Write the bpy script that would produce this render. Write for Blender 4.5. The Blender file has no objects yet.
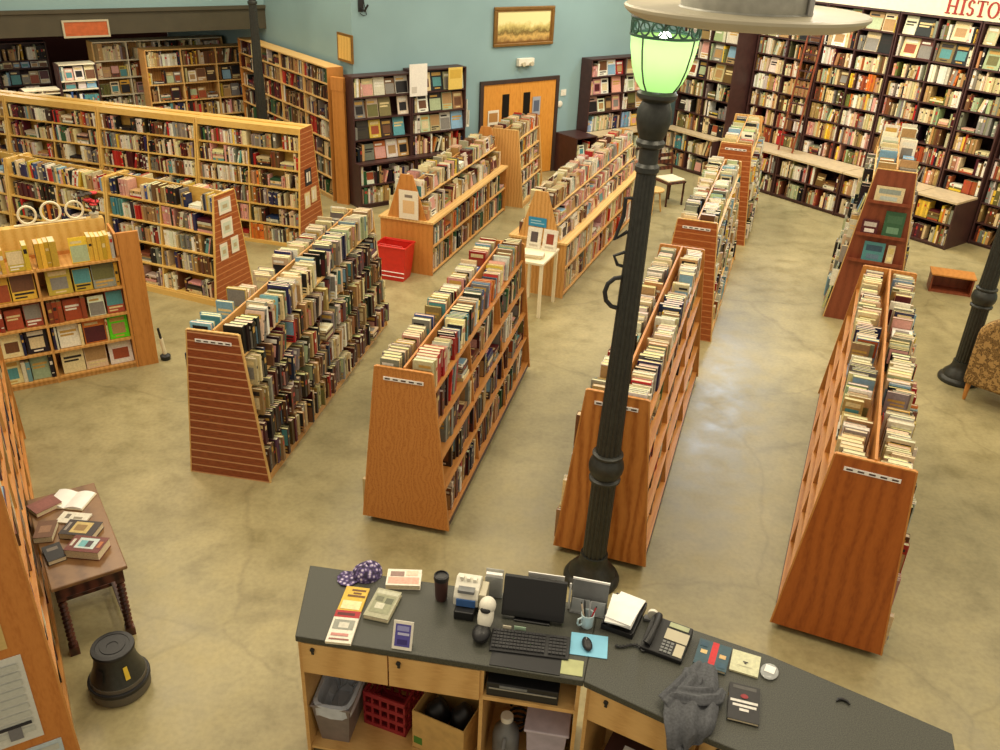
import bpy, bmesh, math, random
from mathutils import Vector, Matrix
from mathutils.bvhtree import BVHTree

RND = random.Random(11)
sc = bpy.context.scene
COLL = sc.collection
R = math.radians
PI = math.pi

# ---------------------------------------------------------------- camera (a balcony rail 4.8 m above the shop floor)
CAM_H, FPX, PITCH, ROLL = 4.8, 872.0, R(28.0), R(2.58)
_fw = Vector((0, math.cos(PITCH), -math.sin(PITCH)))
_rt = Vector((1, 0, 0))
_up = _rt.cross(_fw)
C_R = _rt * math.cos(ROLL) + _up * math.sin(ROLL)
C_U = -_rt * math.sin(ROLL) + _up * math.cos(ROLL)
CAM_O = Vector((0, 0, CAM_H))


def at(u, v, z=0.0):
    """The point of the horizontal plane at height z that the photograph shows at (u, v)."""
    d = C_R * ((u - 500) / FPX) - C_U * ((v - 375) / FPX) + _fw
    t = (z - CAM_H) / d.z
    return CAM_O + d * t


# ---------------------------------------------------------------- colours and materials
def lin(c):
    return tuple(((x / 255) / 12.92 if x / 255 <= 0.04045 else ((x / 255 + 0.055) / 1.055) ** 2.4) for x in c)


class NT:
    def __init__(s, name, rough=0.5, metal=0.0, spec=0.5):
        s.m = bpy.data.materials.new(name)
        s.m.use_nodes = True
        s.t = s.m.node_tree
        s.b = s.t.nodes['Principled BSDF']
        s.b.inputs['Roughness'].default_value = rough
        s.b.inputs['Metallic'].default_value = metal
        s.b.inputs['Specular IOR Level'].default_value = spec

    def n(s, kind, **kw):
        nd = s.t.nodes.new(kind)
        for k, v in kw.items():
            if k.startswith('i_'):
                key = k[2:].replace('_', ' ')
                nd.inputs[key].default_value = v
            else:
                setattr(nd, k, v)
        return nd

    def l(s, a, ao, b, bi):
        s.t.links.new(a.outputs[ao], b.inputs[bi])

    def coords(s, scale=(1, 1, 1), loc=(0, 0, 0)):
        tc = s.n('ShaderNodeTexCoord')
        mp = s.n('ShaderNodeMapping')
        mp.inputs['Scale'].default_value = scale
        mp.inputs['Location'].default_value = loc
        s.l(tc, 'Object', mp, 'Vector')
        return mp

    def ramp(s, stops):
        r = s.n('ShaderNodeValToRGB')
        el = r.color_ramp.elements
        while len(el) < len(stops):
            el.new(0.5)
        for e, (p, c) in zip(el, stops):
            e.position = p
            e.color = (*c, 1)
        return r

    def bump(s, src, out, strength=0.2, dist=0.01):
        b = s.n('ShaderNodeBump')
        b.inputs['Strength'].default_value = strength
        b.inputs['Distance'].default_value = dist
        s.l(src, out, b, 'Height')
        s.l(b, 'Normal', s.b, 'Normal')


def plain(name, rgb, rough=0.5, metal=0.0, var=0.12, scale=14.0, spec=0.5):
    k = NT(name, rough, metal, spec)
    c = lin(rgb)
    mp = k.coords()
    nz = k.n('ShaderNodeTexNoise', i_Scale=scale, i_Detail=4.0)
    k.l(mp, 'Vector', nz, 'Vector')
    rp = k.ramp([(0.3, tuple(x * (1 - var) for x in c)), (0.7, tuple(min(1, x * (1 + var)) for x in c))])
    k.l(nz, 'Fac', rp, 'Fac')
    k.l(rp, 'Color', k.b, 'Base Color')
    return k.m


def wood(name, dark, light, scale=(1, 1, 1), freq=9.0, distort=6.0, rough=0.42, axis='X', fine=0.35):
    """Long grain along local z (or as scaled) with cathedral figure."""
    k = NT(name, rough)
    mp = k.coords(scale)
    wv = k.n('ShaderNodeTexWave', wave_type='BANDS', bands_direction=axis, i_Scale=freq, i_Distortion=distort, i_Detail=2.5)
    wv.inputs['Detail Scale'].default_value = 0.9
    k.l(mp, 'Vector', wv, 'Vector')
    nz = k.n('ShaderNodeTexNoise', i_Scale=60.0, i_Detail=3.0)
    k.l(mp, 'Vector', nz, 'Vector')
    mx = k.n('ShaderNodeMix')
    mx.data_type = 'FLOAT'
    mx.inputs[0].default_value = fine
    k.l(wv, 'Fac', mx, 2)
    k.l(nz, 'Fac', mx, 3)
    rp = k.ramp([(0.2, lin(dark)), (0.5, lin(tuple((a + b * 2) / 3 for a, b in zip(dark, light)))), (0.85, lin(light))])
    k.l(mx, 0, rp, 'Fac')
    k.l(rp, 'Color', k.b, 'Base Color')
    return k.m


def slatted(name, dark, light, groove, pitch=0.082):
    k = NT(name, 0.45)
    mp = k.coords()
    sp = k.n('ShaderNodeSeparateXYZ')
    k.l(mp, 'Vector', sp, 'Vector')
    md = k.n('ShaderNodeMath', operation='MULTIPLY')
    md.inputs[1].default_value = 1.0 / pitch
    k.l(sp, 'Z', md, 0)
    fr = k.n('ShaderNodeMath', operation='FRACT')
    k.l(md, 'Value', fr, 0)
    lt = k.n('ShaderNodeMath', operation='LESS_THAN')
    lt.inputs[1].default_value = 0.17
    k.l(fr, 'Value', lt, 0)
    mp2 = k.coords((3, 3, 14))
    nz = k.n('ShaderNodeTexNoise', i_Scale=5.0, i_Detail=4.0)
    k.l(mp2, 'Vector', nz, 'Vector')
    rp = k.ramp([(0.3, lin(dark)), (0.7, lin(light))])
    k.l(nz, 'Fac', rp, 'Fac')
    mx = k.n('ShaderNodeMix')
    mx.data_type = 'RGBA'
    k.l(lt, 'Value', mx, 0)
    k.l(rp, 'Color', mx, 6)
    mx.inputs[7].default_value = (*lin(groove), 1)
    k.l(mx, 2, k.b, 'Base Color')
    iv = k.n('ShaderNodeMath', operation='SUBTRACT')
    iv.inputs[0].default_value = 1.0
    k.l(lt, 'Value', iv, 1)
    k.bump(iv, 'Value', 0.6, 0.006)
    return k.m


def printed(name, rough=0.42, mottle=0.22):
    """Paper and cloth covers: each face carries its own printed colour."""
    k = NT(name, rough, 0, 0.4)
    a = k.n('ShaderNodeAttribute', attribute_name='Col')
    mp = k.coords((1, 1, 1))
    nz = k.n('ShaderNodeTexNoise', i_Scale=55.0, i_Detail=3.0)
    k.l(mp, 'Vector', nz, 'Vector')
    rp = k.ramp([(0.3, (1 - mottle,) * 3), (0.7, (1 + 0.0,) * 3)])
    k.l(nz, 'Fac', rp, 'Fac')
    mx = k.n('ShaderNodeMix')
    mx.data_type = 'RGBA'
    mx.blend_type = 'MULTIPLY'
    mx.inputs[0].default_value = 1.0
    k.l(a, 'Color', mx, 6)
    k.l(rp, 'Color', mx, 7)
    k.l(mx, 2, k.b, 'Base Color')
    return k.m


M = {}
M['ply'] = wood('fir_plywood', (158, 88, 30), (206, 136, 64), (1.0, 1.0, 0.22), 3.6, 12.0, fine=0.55)
M['ply_plain'] = wood('plain_plywood', (176, 104, 40), (202, 132, 62), (1.0, 1.0, 0.3), 3.0, 10.0, fine=0.85)
M['fir_edge'] = wood('fir_edge', (180, 114, 50), (208, 146, 76), (1.2, 0.2, 1.2), 5.0, 4.0, fine=0.7)
M['ply2'] = wood('knotty_plywood', (166, 96, 38), (206, 142, 72), (1.8, 1.8, 1.0), 5.0, 16.0, fine=0.8)
M['ply_red'] = wood('red_fir_plywood', (142, 70, 20), (182, 102, 38), (1.0, 1.0, 0.25), 3.0, 12.0, fine=0.68)
M['pine'] = wood('pine_board', (186, 132, 66), (216, 166, 98), (1.2, 0.2, 1.2), 5.0, 4.0, fine=0.6)
M['pine_pale'] = wood('pale_pine', (204, 160, 92), (228, 188, 122), (1.2, 0.2, 1.2), 5.0, 4.0, fine=0.6)
M['birch'] = wood('yellow_birch', (204, 160, 76), (228, 190, 110), (1.0, 0.25, 0.8), 3.0, 4.0, fine=0.6)
M['maple'] = wood('maple_laminate', (198, 152, 88), (222, 180, 114), (0.3, 1, 1.5), 5.0, 3.0, fine=0.6)
M['slat'] = slatted('slat_board', (128, 62, 32), (160, 84, 46), (206, 152, 108))
M['slat2'] = slatted('slat_board_orange', (142, 70, 30), (174, 96, 44), (196, 128, 76))
M['oak'] = wood('oak_panel', (176, 112, 48), (204, 140, 70), (1.2, 1.2, 0.2), 3.0, 9.0, fine=0.8)
M['door'] = wood('door_veneer', (196, 124, 40), (226, 160, 70), (1.0, 1.0, 0.15), 4.0, 3.0, fine=0.92)
M['mahog'] = wood('mahogany', (116, 54, 32), (142, 74, 46), (1, 1, 0.3), 3, 5, fine=0.7)
M['dark'] = plain('espresso_laminate', (66, 40, 38), 0.45, 0, 0.2, 9)
M['dkwood'] = wood('dark_table_wood', (52, 26, 22), (98, 54, 40), (0.4, 0.4, 1.2), 8, 4, 0.35)
M['darkframe'] = plain('dark_door_frame', (62, 46, 40), 0.5)
M['iron'] = plain('painted_iron', (46, 48, 44), 0.42, 0.15, 0.25, 30)
M['black'] = plain('black_plastic', (26, 26, 28), 0.45)
M['blackgloss'] = plain('black_screen', (14, 14, 16), 0.3)
M['grayp'] = plain('gray_plastic', (120, 122, 122), 0.5)
M['silver'] = plain('silver_trim', (170, 170, 170), 0.35, 0.6)
M['galv'] = plain('galvanised_metal', (168, 168, 158), 0.42, 0.35, 0.15, 22)
M['cream_enamel'] = plain('cream_enamel', (190, 182, 156), 0.4, 0, 0.06, 6)
M['white'] = plain('white_plastic', (226, 222, 206), 0.5, 0, 0.05)
M['whitepaint'] = plain('white_paint', (232, 222, 190), 0.5, 0, 0.06)
M['paper'] = plain('paper', (240, 239, 234), 0.7, 0, 0.05)
M['pages'] = plain('page_edges', (226, 212, 176), 0.8, 0, 0.12, 90)
M['brass'] = plain('brass', (150, 110, 60), 0.4, 0.7)
M['teal'] = None
M['red'] = plain('red_plastic', (206, 42, 32), 0.4, 0, 0.08)
M['maroon'] = plain('maroon_paint', (92, 34, 34), 0.6)
M['crate'] = plain('crate_red', (150, 36, 44), 0.5)
M['card'] = plain('cardboard', (196, 158, 92), 0.8)
M['binplastic'] = plain('grey_bin_plastic', (122, 110, 104), 0.55)
M['bag'] = plain('clear_bag', (190, 196, 204), 0.25)
M['bluepad'] = plain('blue_pad', (130, 196, 226), 0.6, 0, 0.05)
M['mug'] = plain('mug_glaze', (196, 216, 220), 0.25, 0, 0.04)
M['jacket'] = plain('grey_knit', (84, 86, 90), 0.95, 0, 0.25, 70)
M['orange'] = plain('orange_panel', (198, 104, 56), 0.6)
M['framegold'] = plain('gilt_frame', (132, 96, 44), 0.4, 0.3)
M['olive'] = plain('olive_fascia', (72, 66, 50), 0.6, 0, 0.1, 4)
M['redletter'] = plain('red_letters', (150, 44, 38), 0.6)
M['bluesign'] = plain('blue_sign', (52, 148, 190), 0.5)
M['leafred'] = plain('red_petals', (190, 40, 44), 0.6)
M['leafdark'] = plain('dark_foliage', (52, 40, 28), 0.7)
M['green'] = plain('green_leaf', (70, 120, 40), 0.6)
M['print'] = printed('printed_cover')
M['printart'] = printed('printed_sheet', 0.6, 0.1)


def make_wall(name, rgb, var=0.07):
    k = NT(name, 0.75)
    mp = k.coords()
    nz = k.n('ShaderNodeTexNoise', i_Scale=0.9, i_Detail=5.0)
    k.l(mp, 'Vector', nz, 'Vector')
    c = lin(rgb)
    rp = k.ramp([(0.3, tuple(x * (1 - var) for x in c)), (0.7, tuple(x * (1 + var) for x in c))])
    k.l(nz, 'Fac', rp, 'Fac')
    k.l(rp, 'Color', k.b, 'Base Color')
    n2 = k.n('ShaderNodeTexNoise', i_Scale=60.0, i_Detail=2.0)
    k.l(mp, 'Vector', n2, 'Vector')
    k.bump(n2, 'Fac', 0.15, 0.004)
    return k.m


M['teal'] = make_wall('teal_plaster', (136, 166, 170))
M['backwall'] = make_wall('maroon_plaster', (104, 56, 50))
M['mezz'] = make_wall('mezzanine_underside', (84, 78, 66))


def make_floor():
    k = NT('stained_concrete', 0.4, 0, 0.5)
    mp = k.coords()
    n1 = k.n('ShaderNodeTexNoise', i_Scale=0.55, i_Detail=6.0, i_Roughness=0.6)
    n2 = k.n('ShaderNodeTexNoise', i_Scale=3.2, i_Detail=8.0, i_Roughness=0.65)
    n3 = k.n('ShaderNodeTexNoise', i_Scale=26.0, i_Detail=5.0)
    for n in (n1, n2, n3):
        k.l(mp, 'Vector', n, 'Vector')
    r1 = k.ramp([(0.32, lin((146, 136, 98))), (0.5, lin((164, 153, 112))), (0.68, lin((180, 168, 126)))])
    k.l(n1, 'Fac', r1, 'Fac')
    r2 = k.ramp([(0.28, (0.68, 0.67, 0.62)), (0.5, (0.95, 0.95, 0.94)), (0.75, (1.12, 1.1, 1.06))])
    k.l(n2, 'Fac', r2, 'Fac')
    r3 = k.ramp([(0.3, (0.86, 0.86, 0.84)), (0.6, (1.0, 1.0, 1.0))])
    k.l(n3, 'Fac', r3, 'Fac')
    m1 = k.n('ShaderNodeMix', data_type='RGBA', blend_type='MULTIPLY')
    m1.inputs[0].default_value = 1
    k.l(r1, 'Color', m1, 6)
    k.l(r2, 'Color', m1, 7)
    m2 = k.n('ShaderNodeMix', data_type='RGBA', blend_type='MULTIPLY')
    m2.inputs[0].default_value = 1
    k.l(m1, 2, m2, 6)
    k.l(r3, 'Color', m2, 7)
    # hairline cracks
    nd = k.n('ShaderNodeTexNoise', i_Scale=1.4, i_Detail=5.0)
    k.l(mp, 'Vector', nd, 'Vector')
    vm = k.n('ShaderNodeVectorMath', operation='MULTIPLY_ADD')
    k.l(nd, 'Color', vm, 0)
    vm.inputs[1].default_value = (0.5, 0.5, 0.0)
    k.l(mp, 'Vector', vm, 2)
    vo = k.n('ShaderNodeTexVoronoi', feature='DISTANCE_TO_EDGE', i_Scale=0.3)
    k.l(vm, 'Vector', vo, 'Vector')
    lt = k.ramp([(0.0, (0.3, 0.28, 0.24)), (0.003, (0.5, 0.48, 0.42)), (0.006, (1, 1, 1))])
    k.l(vo, 'Distance', lt, 'Fac')
    m3 = k.n('ShaderNodeMix', data_type='RGBA', blend_type='MULTIPLY')
    m3.inputs[0].default_value = 0.22
    k.l(m2, 2, m3, 6)
    k.l(lt, 'Color', m3, 7)
    k.l(m3, 2, k.b, 'Base Color')
    rr = k.ramp([(0.3, (0.3,) * 3), (0.7, (0.5,) * 3)])
    k.l(n2, 'Fac', rr, 'Fac')
    k.l(rr, 'Color', k.b, 'Roughness')
    k.bump(n3, 'Fac', 0.08, 0.004)
    return k.m


M['floor'] = make_floor()


def make_counter_top():
    k = NT('speckled_laminate', 0.5)
    mp = k.coords()
    nz = k.n('ShaderNodeTexNoise', i_Scale=160.0, i_Detail=2.0)
    k.l(mp, 'Vector', nz, 'Vector')
    rp = k.ramp([(0.35, lin((44, 46, 40))), (0.65, lin((76, 76, 64)))])
    k.l(nz, 'Fac', rp, 'Fac')
    k.l(rp, 'Color', k.b, 'Base Color')
    return k.m


M['ctop'] = make_counter_top()


def make_painting():
    k = NT('landscape_canvas', 0.5)
    mp = k.coords((3.2, 1, 3.2), (0.4, 0, 0.2))
    n1 = k.n('ShaderNodeTexNoise', i_Scale=1.6, i_Detail=6.0, i_Roughness=0.65)
    k.l(mp, 'Vector', n1, 'Vector')
    tc = k.n('ShaderNodeTexCoord')
    sp = k.n('ShaderNodeSeparateXYZ')
    k.l(tc, 'Generated', sp, 'Vector')
    ad = k.n('ShaderNodeMath', operation='MULTIPLY_ADD')
    k.l(n1, 'Fac', ad, 0)
    ad.inputs[1].default_value = 0.7
    k.l(sp, 'Z', ad, 2)
    rp = k.ramp([(0.3, lin((120, 84, 40))), (0.52, lin((206, 170, 96))), (0.66, lin((112, 92, 40))), (0.86, lin((206, 188, 112))), (1.0, lin((232, 222, 160)))])
    k.l(ad, 'Value', rp, 'Fac')
    k.l(rp, 'Color', k.b, 'Base Color')
    return k.m


M['painting'] = make_painting()


def make_fabric():
    k = NT('floral_upholstery', 0.9)
    mp = k.coords()
    vo = k.n('ShaderNodeTexVoronoi', i_Scale=16.0)
    nd = k.n('ShaderNodeTexNoise', i_Scale=12.0, i_Detail=4.0)
    k.l(mp, 'Vector', nd, 'Vector')
    k.l(nd, 'Color', vo, 'Vector')
    rp = k.ramp([(0.1, lin((60, 44, 24))), (0.3, lin((150, 116, 64))), (0.45, lin((84, 60, 32))), (0.6, lin((176, 140, 84)))])
    vo.inputs['Scale'].default_value = 5.0
    k.l(vo, 'Distance', rp, 'Fac')
    k.l(rp, 'Color', k.b, 'Base Color')
    return k.m


M['fabric'] = make_fabric()


def make_globe():
    k = NT('frosted_lamp_glass', 0.35)
    k.b.inputs['Base Color'].default_value = (*lin((150, 220, 110)), 1)
    tl = k.n('ShaderNodeBsdfTranslucent')
    tl.inputs['Color'].default_value = (*lin((196, 240, 160)), 1)
    mx = k.n('ShaderNodeMixShader')
    mx.inputs[0].default_value = 0.75
    out = k.t.nodes['Material Output']
    k.l(k.b, 'BSDF', mx, 1)
    k.l(tl, 'BSDF', mx, 2)
    k.l(mx, 'Shader', out, 'Surface')
    return k.m


M['globe'] = make_globe()


def make_glow(name, rgb, strength):
    k = NT(name, 0.4)
    k.b.inputs['Base Color'].default_value = (*lin(rgb), 1)
    k.b.inputs['Emission Color'].default_value = (*lin(rgb), 1)
    k.b.inputs['Emission Strength'].default_value = strength
    return k.m


M['bulb'] = make_glow('lamp_bulb', (250, 255, 240), 14.0)
M['tube'] = make_glow('fluorescent_tube', (240, 245, 235), 2.0)


def make_acrylic():
    k = NT('clear_acrylic', 0.15)
    k.b.inputs['Base Color'].default_value = (*lin((200, 204, 204)), 1)
    k.b.inputs['Alpha'].default_value = 0.55
    return k.m


M['acrylic'] = make_acrylic()


# ---------------------------------------------------------------- mesh builder
class MB:
    def __init__(s):
        s.v, s.f, s.mi, s.c = [], [], [], []
        s.hascol = False

    def add(s, verts, faces, mi=0, col=None, T=None):
        b = len(s.v)
        if T is not None:
            verts = [T @ Vector(p) for p in verts]
        s.v.extend(tuple(p) for p in verts)
        for f in faces:
            s.f.append(tuple(b + i for i in f))
            s.mi.append(mi)
            s.c.append(col)
        if col is not None:
            s.hascol = True
        return s

    BF = ((0, 3, 2, 1), (4, 5, 6, 7), (0, 1, 5, 4), (1, 2, 6, 5), (2, 3, 7, 6), (3, 0, 4, 7))

    def box(s, x0, y0, z0, x1, y1, z1, mi=0, col=None, T=None):
        if x0 > x1: x0, x1 = x1, x0
        if y0 > y1: y0, y1 = y1, y0
        if z0 > z1: z0, z1 = z1, z0
        return s.add([(x0, y0, z0), (x1, y0, z0), (x1, y1, z0), (x0, y1, z0), (x0, y0, z1), (x1, y0, z1), (x1, y1, z1), (x0, y1, z1)], s.BF, mi, col, T)

    def prism(s, poly, a0, a1, axis='z', mi=0, col=None, T=None):
        """poly: 2-D points counter-clockwise; extruded along axis."""
        def p3(p, a):
            return (p[0], p[1], a) if axis == 'z' else (p[0], a, p[1]) if axis == 'y' else (a, p[0], p[1])
        n = len(poly)
        vs = [p3(p, a0) for p in poly] + [p3(p, a1) for p in poly]
        fs = [tuple(range(n - 1, -1, -1)), tuple(range(n, 2 * n))] + [(i, (i + 1) % n, n + (i + 1) % n, n + i) for i in range(n)]
        if axis == 'y':
            fs = [tuple(reversed(f)) for f in fs]
        return s.add(vs, fs, mi, col, T)

    def lathe(s, prof, seg=24, mi=0, col=None, T=None, flute=0, fd=0.0, cap=True):
        vs, fs = [], []
        for (r, z) in prof:
            for i in range(seg):
                a = 2 * PI * i / seg
                rr = r * (1 - fd * (0.5 + 0.5 * math.cos(flute * a))) if flute else r
                vs.append((rr * math.cos(a), rr * math.sin(a), z))
        for j in range(len(prof) - 1):
            for i in range(seg):
                k = (i + 1) % seg
                fs.append((j * seg + i, j * seg + k, (j + 1) * seg + k, (j + 1) * seg + i))
        if cap:
            fs.append(tuple(range(seg - 1, -1, -1)))
            fs.append(tuple((len(prof) - 1) * seg + i for i in range(seg)))
        return s.add(vs, fs, mi, col, T)

    def tube(s, pts, r, seg=8, mi=0, col=None, T=None, closed=False):
        pts = [Vector(p) for p in pts]
        n = len(pts)
        vs, fs = [], []
        prev = None
        for i, p in enumerate(pts):
            a = pts[(i - 1) % n] if closed else pts[max(i - 1, 0)]
            b = pts[(i + 1) % n] if closed else pts[min(i + 1, n - 1)]
            t = (b - a).normalized()
            ref = prev if prev is not None else (Vector((0, 0, 1)) if abs(t.z) < 0.9 else Vector((1, 0, 0)))
            x = (ref - t * ref.dot(t))
            x = x.normalized() if x.length > 1e-5 else t.orthogonal().normalized()
            prev = x
            y = t.cross(x)
            rr = r[i] if isinstance(r, (list, tuple)) else r
            for k in range(seg):
                q = 2 * PI * k / seg
                vs.append(p + x * rr * math.cos(q) + y * rr * math.sin(q))
        m = n if closed else n - 1
        for i in range(m):
            j = (i + 1) % n
            for k in range(seg):
                l = (k + 1) % seg
                fs.append((i * seg + k, i * seg + l, j * seg + l, j * seg + k))
        if not closed:
            fs.append(tuple(range(seg - 1, -1, -1)))
            fs.append(tuple((n - 1) * seg + k for k in range(seg)))
        return s.add(vs, fs, mi, col, T)

    def sphere(s, c, r, mi=0, col=None, seg=14, rings=9, T=None):
        rx, ry, rz = r if isinstance(r, (tuple, list)) else (r, r, r)
        vs = [(c[0], c[1], c[2] - rz)]
        fs = []
        for j in range(1, rings):
            ph = -PI / 2 + PI * j / rings
            for i in range(seg):
                a = 2 * PI * i / seg
                vs.append((c[0] + rx * math.cos(ph) * math.cos(a), c[1] + ry * math.cos(ph) * math.sin(a), c[2] + rz * math.sin(ph)))
        vs.append((c[0], c[1], c[2] + rz))
        top = len(vs) - 1
        for i in range(seg):
            k = (i + 1) % seg
            fs.append((0, 1 + k, 1 + i))
            fs.append((top, top - seg + i, top - seg + k))
        for j in range(rings - 2):
            for i in range(seg):
                k = (i + 1) % seg
                fs.append((1 + j * seg + i, 1 + j * seg + k, 1 + (j + 1) * seg + k, 1 + (j + 1) * seg + i))
        return s.add(vs, fs, mi, col, T)

    def build(s, name, mats, parent=None, smooth=False, bevel=0.0, loc=None, rot=None, sub=0):
        me = bpy.data.meshes.new(name)
        me.from_pydata(s.v, [], s.f)
        if not isinstance(mats, (list, tuple)):
            mats = [mats]
        for m in mats:
            me.materials.append(M[m] if isinstance(m, str) else m)
        if len(mats) > 1:
            me.polygons.foreach_set('material_index', s.mi)
        if s.hascol:
            at_ = me.color_attributes.new('Col', 'FLOAT_COLOR', 'CORNER')
            buf = []
            for f, c in zip(s.f, s.c):
                cc = (*(c or (0.5, 0.5, 0.5)), 1.0)
                buf.extend(cc * len(f))
            at_.data.foreach_set('color', buf)
        if smooth:
            me.polygons.foreach_set('use_smooth', [True] * len(s.f))
        me.update()
        o = bpy.data.objects.new(name, me)
        COLL.objects.link(o)
        if parent is not None:
            o.parent = parent
        if loc is not None:
            o.location = loc
        if rot is not None:
            o.rotation_euler = rot
        if bevel:
            bv = o.modifiers.new('soft_edge', 'BEVEL')
            bv.width = bevel
            bv.segments = 2
            bv.limit_method = 'ANGLE'
        if smooth and not sub:
            me.set_sharp_from_angle(angle=R(38))
        if sub:
            ss = o.modifiers.new('rounding', 'SUBSURF')
            ss.levels = sub
            ss.render_levels = sub
        return o


def tag(o, label, cat, group=None, kind=None):
    if label: o['label'] = label
    if cat: o['category'] = cat
    if group: o['group'] = group
    if kind: o['kind'] = kind
    return o


def thing(name, label, cat, loc=(0, 0, 0), rz=0.0, group=None):
    o = bpy.data.objects.new(name, None)
    o.empty_display_size = 0.1
    COLL.objects.link(o)
    o.location = loc
    o.rotation_euler = (0, 0, rz)
    return tag(o, label, cat, group)


def structure(name, mb, mats, **kw):
    o = mb.build(name, mats, **kw)
    o['kind'] = 'structure'
    return o


def TR(loc=(0, 0, 0), rz=0.0):
    return Matrix.Translation(Vector(loc)) @ Matrix.Rotation(rz, 4, 'Z')
# ---------------------------------------------------------------- books
PAL = {
    'maroon': (84, 30, 36), 'dark brown': (58, 40, 34), 'black': (30, 28, 32), 'navy': (40, 46, 82), 'brown': (110, 72, 46), 'tan': (176, 140, 92),
    'cream': (222, 204, 160), 'white': (234, 228, 210), 'red': (186, 44, 40), 'orange': (214, 116, 46), 'yellow': (222, 184, 64), 'olive': (112, 110, 64),
    'green': (54, 96, 66), 'teal': (84, 146, 150), 'sky blue': (132, 170, 196), 'blue': (56, 88, 150), 'grey': (136, 132, 124), 'pink': (216, 160, 148), 'plum': (92, 58, 84),
    'pale green': (176, 190, 150), 'lime green': (96, 214, 40), 'rust': (158, 76, 44),
}
PALETTES = {
    'darkwood': [('maroon', 7), ('dark brown', 5), ('black', 4), ('navy', 2), ('brown', 5), ('tan', 5), ('cream', 5), ('grey', 3), ('red', 1), ('green', 1), ('plum', 2), ('white', 2)],
    'bright': [('white', 8), ('cream', 8), ('red', 4), ('sky blue', 3), ('navy', 3), ('black', 3), ('grey', 3), ('tan', 4), ('brown', 3), ('yellow', 2), ('pink', 3), ('blue', 2), ('teal', 1), ('orange', 1)],
    'pale': [('white', 10), ('cream', 10), ('grey', 4), ('pale green', 3), ('sky blue', 3), ('black', 3), ('tan', 3), ('yellow', 1), ('red', 1), ('navy', 2)],
    'mixed': [('cream', 10), ('tan', 7), ('brown', 5), ('maroon', 4), ('dark brown', 4), ('black', 4), ('white', 8), ('grey', 6), ('navy', 2), ('red', 2), ('orange', 1), ('green', 1), ('teal', 1), ('yellow', 1), ('pink', 2)],
    'warm': [('cream', 14), ('tan', 9), ('yellow', 2), ('orange', 1), ('red', 1), ('rust', 3), ('brown', 5), ('white', 9), ('maroon', 2), ('olive', 3), ('grey', 5), ('pink', 4), ('black', 2), ('pale green', 2)],
    'rosy': [('pink', 8), ('white', 9), ('cream', 8), ('red', 2), ('maroon', 3), ('tan', 4), ('grey', 3), ('orange', 1), ('brown', 3)],
    'olive': [('cream', 9), ('white', 6), ('olive', 4), ('grey', 5), ('pale green', 3), ('tan', 5), ('black', 3), ('brown', 3), ('teal', 1), ('yellow', 2)],
    'yellows': [('yellow', 18), ('tan', 2), ('cream', 3), ('white', 3), ('grey', 2), ('black', 1), ('brown', 2)],
    'reds': [('red', 3), ('rust', 10), ('maroon', 2), ('brown', 3), ('tan', 2), ('white', 2), ('orange', 2)],
}
LABELCOL = [(226, 206, 150), (236, 232, 216), (200, 160, 80), (40, 34, 34), (190, 60, 50)]
ARTCOL = ['tan', 'grey', 'brown', 'teal', 'sky blue', 'olive', 'cream', 'rust', 'pale green', 'grey', 'tan', 'maroon', 'black', 'pink']
RECS = []
ROWS = {}


def pick(pal):
    ps = PALETTES[pal]
    t = RND.uniform(0, sum(w for _, w in ps))
    for nme, w in ps:
        t -= w
        if t <= 0:
            return nme
    return ps[-1][0]


def shade(nme):
    r, g, b = PAL[nme]
    k = RND.uniform(0.86, 1.12)
    return lin(tuple(max(6, min(246, c * k + RND.uniform(-9, 9))) for c in (r, g, b)))


def rec(T, w, h, d, cname, row, kind='spine', art=False, col=None):
    """One book. Local frame: x thickness, y outwards with the spine at y=0, z up."""
    RECS.append(dict(T=T, w=w, h=h, d=d, cn=cname, col=col or shade(cname), row=row, kind=kind, art=art, seed=RND.random()))


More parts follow.
